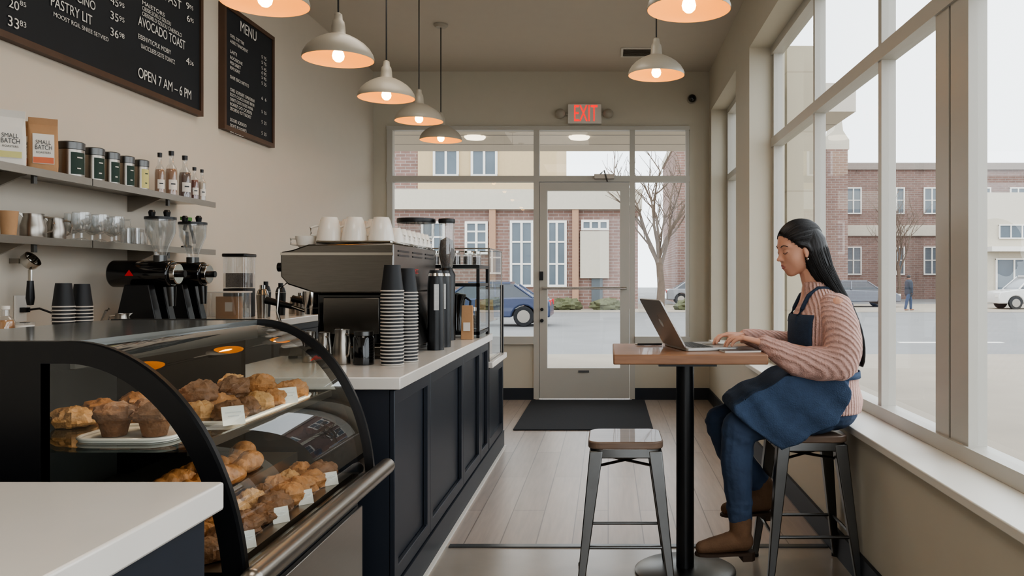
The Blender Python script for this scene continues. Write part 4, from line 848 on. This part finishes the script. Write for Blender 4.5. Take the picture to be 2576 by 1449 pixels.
def sleeve(pts,rr):
    bm=B()
    for a,b_,r0,r1 in zip(pts,pts[1:],rr,rr[1:]): cap(bm,a,b_,r0,r1,18)
    me=remesh(bm,.005,7)
    for v in me.vertices:
        v.co+=v.normal*(.005*noise.noise(v.co*14)+.002*noise.noise(v.co*36))
    meobj('sleeve',me,sweat2,wo)
sleeve([(.93,3.415,1.12),(.94,3.37,1.05),(.945,3.345,.97),(.925,3.335,.912),(.86,3.35,.905),(.77,3.375,.915),(.70,3.405,.95),(.645,3.43,.98)],[.073,.074,.075,.073,.069,.063,.05,.035])
sleeve([(.92,3.69,1.12),(.91,3.74,1.04),(.87,3.78,.95),(.80,3.76,.945),(.70,3.72,.97),(.61,3.685,.995)],[.073,.073,.068,.064,.054,.035])
# jeans
bm=B(); sph(bm,(.92,3.55,.695),(.135,.165,.09))
cap(bm,(.88,3.47,.69),(.70,3.468,.675),.088,.083); cap(bm,(.70,3.468,.675),(.545,3.468,.632),.083,.072); cap(bm,(.545,3.468,.632),(.532,3.468,.50),.072,.067); cap(bm,(.532,3.468,.50),(.548,3.468,.262),.067,.051)
cap(bm,(.88,3.63,.69),(.65,3.64,.665),.086,.079); cap(bm,(.65,3.64,.665),(.492,3.65,.625),.079,.069); cap(bm,(.492,3.65,.625),(.535,3.652,.50),.069,.065); cap(bm,(.535,3.652,.50),(.67,3.655,.345),.065,.049)
me=remesh(bm,.005,5)
for v in me.vertices:
    c=v.co; w_=math.exp(-((c.z-.60)/.05)**2)+math.exp(-((c.z-.30)/.05)**2)+.3
    v.co=c+v.normal*w_*(.006*noise.noise(Vector((c.x*16+c.z*14,c.y*9,c.z*26-c.x*10)))+.002*noise.noise(c*42))
meobj('jeans',me,jeans,wo)
# apron skirt
def wp(px,py,Y=3.42): v=P(px,py,Y); return (v.x,v.z)
up=[wp(a,b_) for a,b_ in ((1975,940),(2060,928),(2138,936),(2132,1000),(2110,1062),(2040,1080),(1960,1078),(1890,1062),(1836,1030),(1850,1005),(1890,985),(1940,965))]
flp=((1975,945),(2120,945),(2146,985),(2130,1030),(2105,1068),(2040,1098),(2005,1118),(1968,1136),(1940,1118),(1905,1090),(1850,1040),(1846,1022),(1880,1000),(1950,965))
fl=[wp(a,b_,3.36) for a,b_ in flp]
bm=B(); prism(bm,up,'y',3.385,3.735)
me=remesh(bm,.01,14,.6); 
bm=B(); bm.from_mesh(me); prism(bm,fl,'y',3.360,3.39)
me=remesh(bm,.005,10,.5)
def fold(c):
    u=c.x*.75+c.z*.65; return .006*sin(u*48+3*noise.noise(c*5))*min(1,max(0,(.86-c.z)/.12))+.005*noise.noise(Vector((c.x*9+c.z*9,c.y*5,c.z*5)))
for v in me.vertices: v.co+=v.normal*fold(v.co)
meobj('apron_skirt',me,denim,wo)
bm=B(); rs=[]
for z in [.83+.03*k for k in range(10)]:
    c,a,b_=sec(z); rs.append([bm.verts.new((c-(a+.012)*cos(t_),3.55+(b_+.012)*sin(t_),z)) for t_ in [-.95+1.9*k/16 for k in range(17)]])
for a,b_ in zip(rs,rs[1:]):
    for i in range(16): bm.faces.new((a[i],a[i+1],b_[i+1],b_[i]))
o=part('apron_bib',bm,denimd,wo,w=True); sm_=o.modifiers.new('s','SOLIDIFY'); sm_.thickness=.006
for q in (-1,1):
    pts=[]
    for z in (1.06,1.09,1.12,1.15,1.175): c,a,b_=sec(z); pts.append((c-(a+.006)*math.sqrt(max(0,1-(.072/(b_+.006))**2)),3.55+q*.072,z+.002))
    pts+= [(.875,3.55+q*.072,1.208),(.91,3.55+q*.072,1.208)]
    for z in (1.175,1.14,1.1,1.05,.98,.9): c,a,b_=sec(z); pts.append((c+(a+.006)*math.sqrt(max(0,1-(.072/(b_+.006))**2)),3.55+q*.072,z))
    bm=B(); tube(bm,pts,.009,8); part('apron_strap',bm,denimd,wo,w=True)
bm=B(); rs=[]
for z in (.835,.862):
    c,a,b_=sec(z); rs.append([bm.verts.new((c+(a+.010)*cos(t_),3.55+(b_+.010)*sin(t_),z)) for t_ in [2*pi*k/32 for k in range(32)]])
bridge(bm,*rs); o=part('apron_belt',bm,denim,wo,w=True); sm_=o.modifiers.new('s','SOLIDIFY'); sm_.thickness=.005
# boots
solem=M('boot_sole',(62,46,34),.7)
def boot(an,fd,zs_,name='boot'):
    an=Vector(an); f=Vector(fd).normalized(); dn=Vector((0,0,-1)); bm=B(); ft=an.z-zs_
    cap(bm,an+Vector((0,0,.015)),an+dn*(ft-.06),.049,.044); cap(bm,an+dn*(ft-.055)-f*.012,an+dn*(ft-.052)+f*.05,.043,.041)
    cap(bm,an+dn*(ft-.052)+f*.04,an+dn*(ft-.04)+f*.12,.042,.034); cap(bm,an+dn*(ft-.04)+f*.12,an+dn*(ft-.033)+f*.165,.034,.027)
    me=remesh(bm,.005,4)
    for v in me.vertices:
        if v.co.z<zs_+.012: v.co.z=zs_+.012
    o=meobj(name,me,suede,wo)
    s_=Vector((-f.y,f.x,0)); pr=[]
    for a,w in ((-.055,.022),(-.04,.036),(.0,.038),(.05,.036),(.1,.04),(.15,.036),(.18,.026),(.192,.01)): pr.append((a,w))
    bm=B(); out=[an+f*a+s_*w for a,w in pr]+[an+f*a-s_*w for a,w in pr[::-1]]
    prism(bm,[(p.x,p.y) for p in out],'z',zs_+.002,zs_+.013); part('boot_sole',bm,solem,wo,w=True)
    out=[an+f*a+s_*w for a,w in pr[:3]]+[an+f*a-s_*w for a,w in pr[:3][::-1]]
    bm=B(); prism(bm,[(p.x,p.y) for p in out],'z',zs_-.022,zs_+.0015); part('boot_heel',bm,solem,wo,w=True)
boot((.550,3.468,.25),(-1,-.12,0),.105); boot((.675,3.655,.33),(-.9,-.2,0),.218)
# ---------------------------------------------------------------- exterior
GZ=-.3
conc=M('pavement',(150,140,126),.85,var=.16,scale=1.2); road=M('asphalt',(120,119,118),.8,var=.16,scale=.8); ybr=M('ochre_stucco',(194,172,136),.8,var=.06); crm=M('cream_stucco',(196,188,172),.8,var=.06)
brk=brickmat('hazed_brick',(152,118,106),(136,104,93),(164,150,142),.5,.16,'xz',.02,.9,nf=.45); brk2=brickmat('hazed_dark_brick',(144,112,101),(130,101,92),(154,140,131),.5,.16,'xz',.02,.9,nf=.45)  # brick colours paled to carry the distance haze
wing=M('reflective_window',(94,104,112),.2,var=.4,scale=.6); stone=brickmat('stone_blocks',(184,174,154),(178,168,148),(166,155,136),1.4,.5,'yz',.008,.85,nf=.15)
struct('ground',box(B(),-80,120,14,140,GZ-.1,GZ),road); 
bm=B(); box(bm,-60,8,-8,14,-.14,-.022); struct('sidewalk',bm,conc)
struct('ground',box(B(),8,120,-8,14,GZ-.1,GZ),road)
struct('sidewalk',box(B(),-80,120,38,50,GZ+.0005,GZ+.02),conc)
for k in range(6): struct('road_marking',box(B(),7+k*4,9.5+k*4,20,20.25,GZ+.0005,GZ+.006),whitep)
t=thing('entrance_canopy','flat pale canopy soffit outside over the entrance','canopy',(-1,10,3.0)); part('soffit',box(B(),-7,2.6,8.76,11.5,3.0,3.3),ceilm,t,w=True)
for px in (1195,1457):
    p=P(px,343,10.3); part('downlight',lathe(B(),[(0,0),(.11,0),(.13,.02),(.13,.04)],c=(p.x,10.3,2.965)),M('downlight',(255,240,215),.5,emis=2.5,var=0),t,w=True)
for z in (9.5,10.2,10.9): part('joint',box(B(),-7,2.6,z,z+.015,2.996,2.9995),steel,t,w=True)
solo('stone_pier',box(B(),1.5,1.74,7.0,7.5,-.02,3.2),stone,'pale stone pier outside the large right window','pier')
def bwin(t,x0,x1,z0,z1,Y,nx=2,nz=2,fm=whitep,f=.12):
    bm=B(); box(bm,x0,x1,Y-.12,Y-.01,z0,z0+f); box(bm,x0,x1,Y-.12,Y-.01,z1-f,z1); 
    for k in range(nx+1): xx=x0+(x1-x0-f)*k/nx; box(bm,xx,xx+f,Y-.119,Y-.01,z0+f*.5,z1-f*.5)
    for k in range(1,nz): zz=z0+(z1-z0)*k/nz; box(bm,x0+f*.5,x1-f*.5,Y-.1,Y-.01,zz,zz+f*.7)
    w=part('window',bm,fm,t,w=True); bm=B(); box(bm,x0+f/2,x1-f/2,Y-.06,Y-.02,z0+f/2,z1-f/2)
    bmesh.ops.translate(bm,verts=bm.verts,vec=-Vector(t.location)); pn=mk('pane',bm,wing); pn.parent=w
def pr_(px0,px1,py0,py1,Y): a=P(px0,py1,Y); b_=P(px1,py0,Y); return a.x,b_.x,a.z,b_.z
t=thing('corner_building','ochre and brick corner building across street beyond the back window','building',(-5,42,GZ)); Y=42
part('brick_wall',box(B(),-16,1.5,Y,Y+10,GZ,4.7),brk,t,w=True); part('cornice_band',box(B(),-16,1.7,Y-.3,Y+10,4.7,5.7),crm,t,w=True); part('upper_wall',box(B(),-9.6,-2.6,Y+.1,Y+10,5.7,10),ybr,t,w=True); part('side_wall',box(B(),-16,-9.6,Y+.2,Y+10,5.7,10),brk,t,w=True)
for r in ((1090,1155,375,445),(1185,1252,375,445)): bwin(t,*pr_(*r,Y+.1),Y+.1,2,1)
for r in ((1170,1228,557,640),(1283,1342,555,722),(1376,1426,555,722)): bwin(t,*pr_(*r,Y),Y,2,3)
bwin(t,*pr_(1060,1120,557,640,Y),Y,2,2); bwin(t,*pr_(1462,1532,553,580,Y),Y,3,1)
x0,x1,z0,z1=pr_(1460,1532,582,700,Y); part('cream_bay',box(B(),x0,x1,Y-.2,Y-.01,z0,z1),crm,t,w=True); x0,x1,z0,z1=pr_(1488,1516,690,730,Y); part('door',box(B(),x0,x1,Y-.1,Y-.005,GZ,z1),M('grey_door',(90,96,100),.6),t,w=True)
for a in (1232,1350,1440): x0,x1,z0,z1=pr_(a,a+16,530,740,Y); part('pier',box(B(),x0,x1,Y-.25,Y-.01,GZ,4.69),M('tan_brick',(170,136,112),.9),t,w=True)
t=thing('brick_building','red brick building behind the bare tree','building',(7,52,GZ)); Y=52
part('wall',box(B(),4.2,13.2,Y,Y+12,GZ,9.6),brk,t,w=True); part('cornice',box(B(),4.1,13.3,Y-.2,Y+12,9.6,10.1),crm,t,w=True)
for k in range(3):
    for z in (1.5,5.4): bwin(t,5+k*2.6,6.3+k*2.6,z,z+2,Y)
t=thing('brick_building','long brick building with cream bands seen through right window','building',(26,62,GZ)); Y=62
part('wall',box(B(),16,48,Y,Y+14,GZ,9.3),brk2,t,w=True); part('band',box(B(),15.9,48,Y-.2,Y-.01,4.4,5.2),crm,t,w=True); part('parapet',box(B(),15.9,48.1,Y-.25,Y+14,9.3,9.8),M('grey_coping',(140,130,122),.8),t,w=True)
for k in range(9):
    bwin(t,17+k*3.2,18.8+k*3.2,6.0,8.0,Y,3,2,f=.1); bwin(t,17+k*3.2,18.8+k*3.2,1.5,3.6,Y,3,2,f=.1)
t=thing('stone_tower','pale ornamental tower with brick base rising behind woman','building',(14.7,54,GZ)); Y=54
part('wall',box(B(),13.9,15.5,Y,Y+6,GZ,9.6),brk,t,w=True); part('cap',prism(B(),[(13.8,9.6),(15.6,9.6),(15.6,10.2),(15.2,10.8),(15.1,11.6),(14.8,11.7),(14.6,10.8),(13.8,10.2)],'y',Y,Y+2),crm,t,w=True)
t=thing('white_building','white shopfront with dark bay behind the white car','building',(26,52,GZ)); Y=52
part('wall',box(B(),23.6,34,Y,Y+5,GZ,6.6),crm,t,w=True); bwin(t,24.3,27.2,3.7,4.6,Y,4,1,f=.08); bwin(t,28.2,31,3.7,4.6,Y,4,1,f=.08); bwin(t,24.1,26.4,.2,2.5,Y,2,1,f=.1); part('canopy',box(B(),23.5,34,Y-.9,Y-.01,2.9,3.2),whitep,t,w=True)
# cars
tire=M('tyre',(28,28,30),.8); carg=M('car_glass',(44,50,58),.08,spec=.8)
def car(loc,rz,mt,label,L=4.4,hh=1.42,suv=False):
    t=thing('car',label,'car',loc,rz); w=.88; wr=.33
    if suv: low=[(-L/2,.35),(-L/2,.95),(-L/2+.1,1.05),(L/2-1.1,1.02),(L/2-.1,.88),(L/2,.7),(L/2,.3)]; cab=[(-L/2+.1,1.0),(-L/2+.35,hh-.06),(-L/2+.7,hh),(.4,hh),(.7,hh-.06),(1.35,1.0)]
    else: low=[(-L/2,.35),(-L/2,.8),(-L/2+.2,.92),(-L/2+.7,.95),(L/2-1.2,.9),(L/2-.2,.75),(L/2,.6),(L/2,.3)]; cab=[(-L/2+.55,.93),(-L/2+1.15,hh-.08),(-L/2+1.5,hh),(.2,hh),(.5,hh-.05),(1.15,.9)]
    ax=(-L/2+.85,L/2-.85); bot=[(L/2,.3)]
    for a in ax[::-1]: bot+=[(a+cos(k)*(wr+.06),.3+sin(k)*(wr+.06)) for k in [pi*j/8 for j in range(9)]]
    bm=B(); prism(bm,low[:-1]+bot+[(-L/2,.3)],'y',-w,w); part('body',bm,mt,t,bev=.05)
    bm=B(); A=[bm.verts.new((x,-(w-.03 if z<1.1 else w-.22),z)) for x,z in cab]; C=[bm.verts.new((x,(w-.03 if z<1.1 else w-.22),z)) for x,z in cab]; bridge(bm,A,C); bm.faces.new(A[::-1]); bm.faces.new(C); part('windows',bm,carg,t)
    bm=B(); box(bm,cab[1][0]+.15,cab[4][0]-.05,-(w-.21),w-.21,hh-.05,hh+.02); 
    for yy_ in (-1,1):
        for xx,zz in ((cab[1],cab[0]),(cab[4],cab[5])): tube(bm,[(xx[0],yy_*(w-.21),xx[1]),(zz[0],yy_*(w-.03),zz[1])],.04,6)
        tube(bm,[(-.4,yy_*(w-.2),hh-.03),(-.45,yy_*(w-.02),.95)],.035,6)
    part('roof',bm,mt,t)
    for a in ax:
        for yy_ in (-1,1):
            bm=B(); cyl(bm,(a,yy_*(w-.2),wr),(a,yy_*(w+.0),wr),wr,n=24); wh=part('wheel',bm,tire,t,bev=.03); bm=B(); cyl(bm,(a,yy_*(w-.02),wr),(a,yy_*(w+.012),wr),wr*.62,n=20); h_=mk('hubcap',bm,steel); h_.parent=wh
    for yy_ in (-.62,.62): part('headlight',box(B(),L/2-.06,L/2+.01,yy_-.15,yy_+.15,.62,.72),whitep,t)
    for yy_ in (-.68,.68): part('taillight',box(B(),-L/2-.01,-L/2+.05,yy_-.14,yy_+.14,.68,.85),redm,t)
    return t
car((-4.05,27.5,GZ),pi,M('blue_car_paint',(52,62,90),.25,coat=.6),'blue sedan parked on street left of the door'); car((21.6,42,GZ),pi,M('white_car_paint',(208,206,202),.3,coat=.5),'white car at the right edge of the street',L=4.7,hh=1.68,suv=True)
car((5.6,49.5,GZ),0,M('silver_car_paint',(140,142,146),.3,coat=.5),'grey sedan far away behind the bare tree'); car((13.3,45,GZ),0,M('grey_car_paint',(100,106,116),.3,coat=.5),"grey sedan seen through window behind woman's hair")
# pedestrian
p=Vector((14.3,39.7,GZ+.02)); t=thing('person','pedestrian in dark coat and jeans walking across street','person',p)
bm=B(); cap(bm,(0,0,1.5),(0,0,1.62),.06,.05); sph(bm,(0,0,1.56),(.09,.085,.115)); cap(bm,(0,-.03,1.36),(0,.03,1.36),.1,.1); cap(bm,(0,0,1.3),(0,0,.9),.16,.14); 
for q in (-1,1): cap(bm,(0,q*.2,1.32),(.02,q*.25,1.05),.055,.05); cap(bm,(.02,q*.25,1.05),(.06,q*.22,.82),.045,.035); cap(bm,(0,q*.09,.9),(q*.12,q*.09,.48),.09,.065); cap(bm,(q*.12,q*.09,.48),(q*.16-.04,q*.09,.06),.06,.045); cap(bm,(q*.16-.05,q*.09,.045),(q*.16+.1,q*.09,.04),.045,.035)
meobj('body',remesh(bm,.02,2),M('walker_skin',(150,110,90),.6)).parent=t
bm=B(); cap(bm,(0,-.06,1.34),(0,.06,1.34),.13,.13); cap(bm,(0,0,1.3),(0,0,.82),.19,.2)
for q in (-1,1): cap(bm,(0,q*.2,1.34),(.02,q*.26,1.05),.075,.07); cap(bm,(.02,q*.26,1.05),(.05,q*.23,.86),.065,.055)
meobj('coat',remesh(bm,.02,2),M('dark_coat',(50,56,68),.8)).parent=t
bm=B()
for q in (-1,1): cap(bm,(0,q*.09,.9),(q*.12,q*.09,.48),.105,.08); cap(bm,(q*.12,q*.09,.48),(q*.16-.04,q*.09,.1),.075,.06)
meobj('trousers',remesh(bm,.02,2),jeans).parent=t
bm=B(); sph(bm,(-.01,0,1.6),(.1,.1,.1)); meobj('hair',remesh(bm,.02,1),hairm).parent=t
# trees & bushes
bark=M('bark',(106,92,80),.9,var=.3,scale=6)
def tree(loc,hgt,label,sd,r0=.2):
    random.seed(sd); t=thing('bare_tree',label,'tree',loc,0,'bare street trees'); tb=B(); bb=B()
    tube(tb,[(0,0,0),(.05,0,hgt*.15),(-.05,.0,hgt*.32)],r0,8,r0*.7); part('trunk',tb,bark,t)
    def br(p,d,l,r,dep):
        pts=[p]; q=p.copy(); dd=d.copy()
        for k in range(3):
            dd=(dd+Vector((random.uniform(-.2,.2),random.uniform(-.2,.2),random.uniform(-.02,.16)))).normalized(); q=q+dd*l/3; pts.append(q.copy())
        tube(bb,pts,r,5,r*.55)
        if dep>0:
            for k in range(3 if dep>1 else 4):
                st=pts[1+k%3]; a=random.uniform(0,6.28); nd=(dd*.9+Vector((cos(a),sin(a)*.8,.25))*.75).normalized(); br(st,nd,l*.68,r*.52,dep-1)
    for k in range(6):
        a=k*1.05+.3; br(Vector((-.05,0,hgt*(.22+.02*k))),Vector((cos(a)*.4,sin(a)*.3,1)).normalized(),hgt*.34,r0*.45,3)
    part('branches',bb,bark,t)
tree((2.3,37,GZ),7.7,'large bare street tree beyond the right door panel',3,.2); tree((19.5,56,GZ),7.5,'bare street tree far beyond the right window',5,.15)
random.seed(4)
hedge=M('hedge_leaves',(92,94,68),.9,var=.5,scale=8,bump=.8,bscale=12)
for k,(x,l) in enumerate(((-2.1,'left low green bush before the corner building'),(-.1,'right low green bush before the corner building'),(4.0,'low bush beside the bare tree trunk'))):
    o=solo('bush',lump((0,0,0),(.75,.5,.36),.35,3,k*3.1,32,20),hedge,l,'bush','low bushes by the pavement'); o.location=(x,40.5,GZ+.02)
# ---------------------------------------------------------------- light, world, camera
w=bpy.data.worlds.new('overcast'); SC.world=w; w.use_nodes=True; nt=w.node_tree; bg=nt.nodes['Background']
tc=nn(nt,'ShaderNodeTexCoord'); no=nn(nt,'ShaderNodeTexNoise'); no.inputs['Scale'].default_value=2.2; nt.links.new(tc.outputs['Generated'],no.inputs[0])
cc=mixc(nt,no.outputs[0],(.80,.87,.95),(.97,.99,1)); nt.links.new(cc,bg.inputs[0]); bg.inputs[1].default_value=3.3
def area(loc,sx,sy,e,col):
    l=bpy.data.lights.new('added_fill_light','AREA'); l.shape='RECTANGLE'; l.size=sx; l.size_y=sy; l.energy=e; l.color=col
    o=bpy.data.objects.new('added_fill_light',l); COL.objects.link(o); o.location=loc
area((-.6,1.2,ZC-.02),1.2,1.2,17,(1,.90,.78)); area((-.9,4.6,ZC-.02),1.2,1.2,17,(1,.90,.78))  # unseen fill lamps added to brighten the room
try: SC.view_settings.look='AgX - Medium High Contrast'
except Exception as ex: print(ex)
cam=bpy.data.cameras.new('camera'); co=bpy.data.objects.new('camera',cam); COL.objects.link(co); SC.camera=co
co.location=(0,0,H); co.rotation_euler=(pi/2,0,0); cam.sensor_width=36; cam.clip_start=.05; cam.clip_end=400
cam.lens=36*F/2576; cam.shift_x=-(CX-1288)/2576; cam.shift_y=-(724.5-CY)/2576
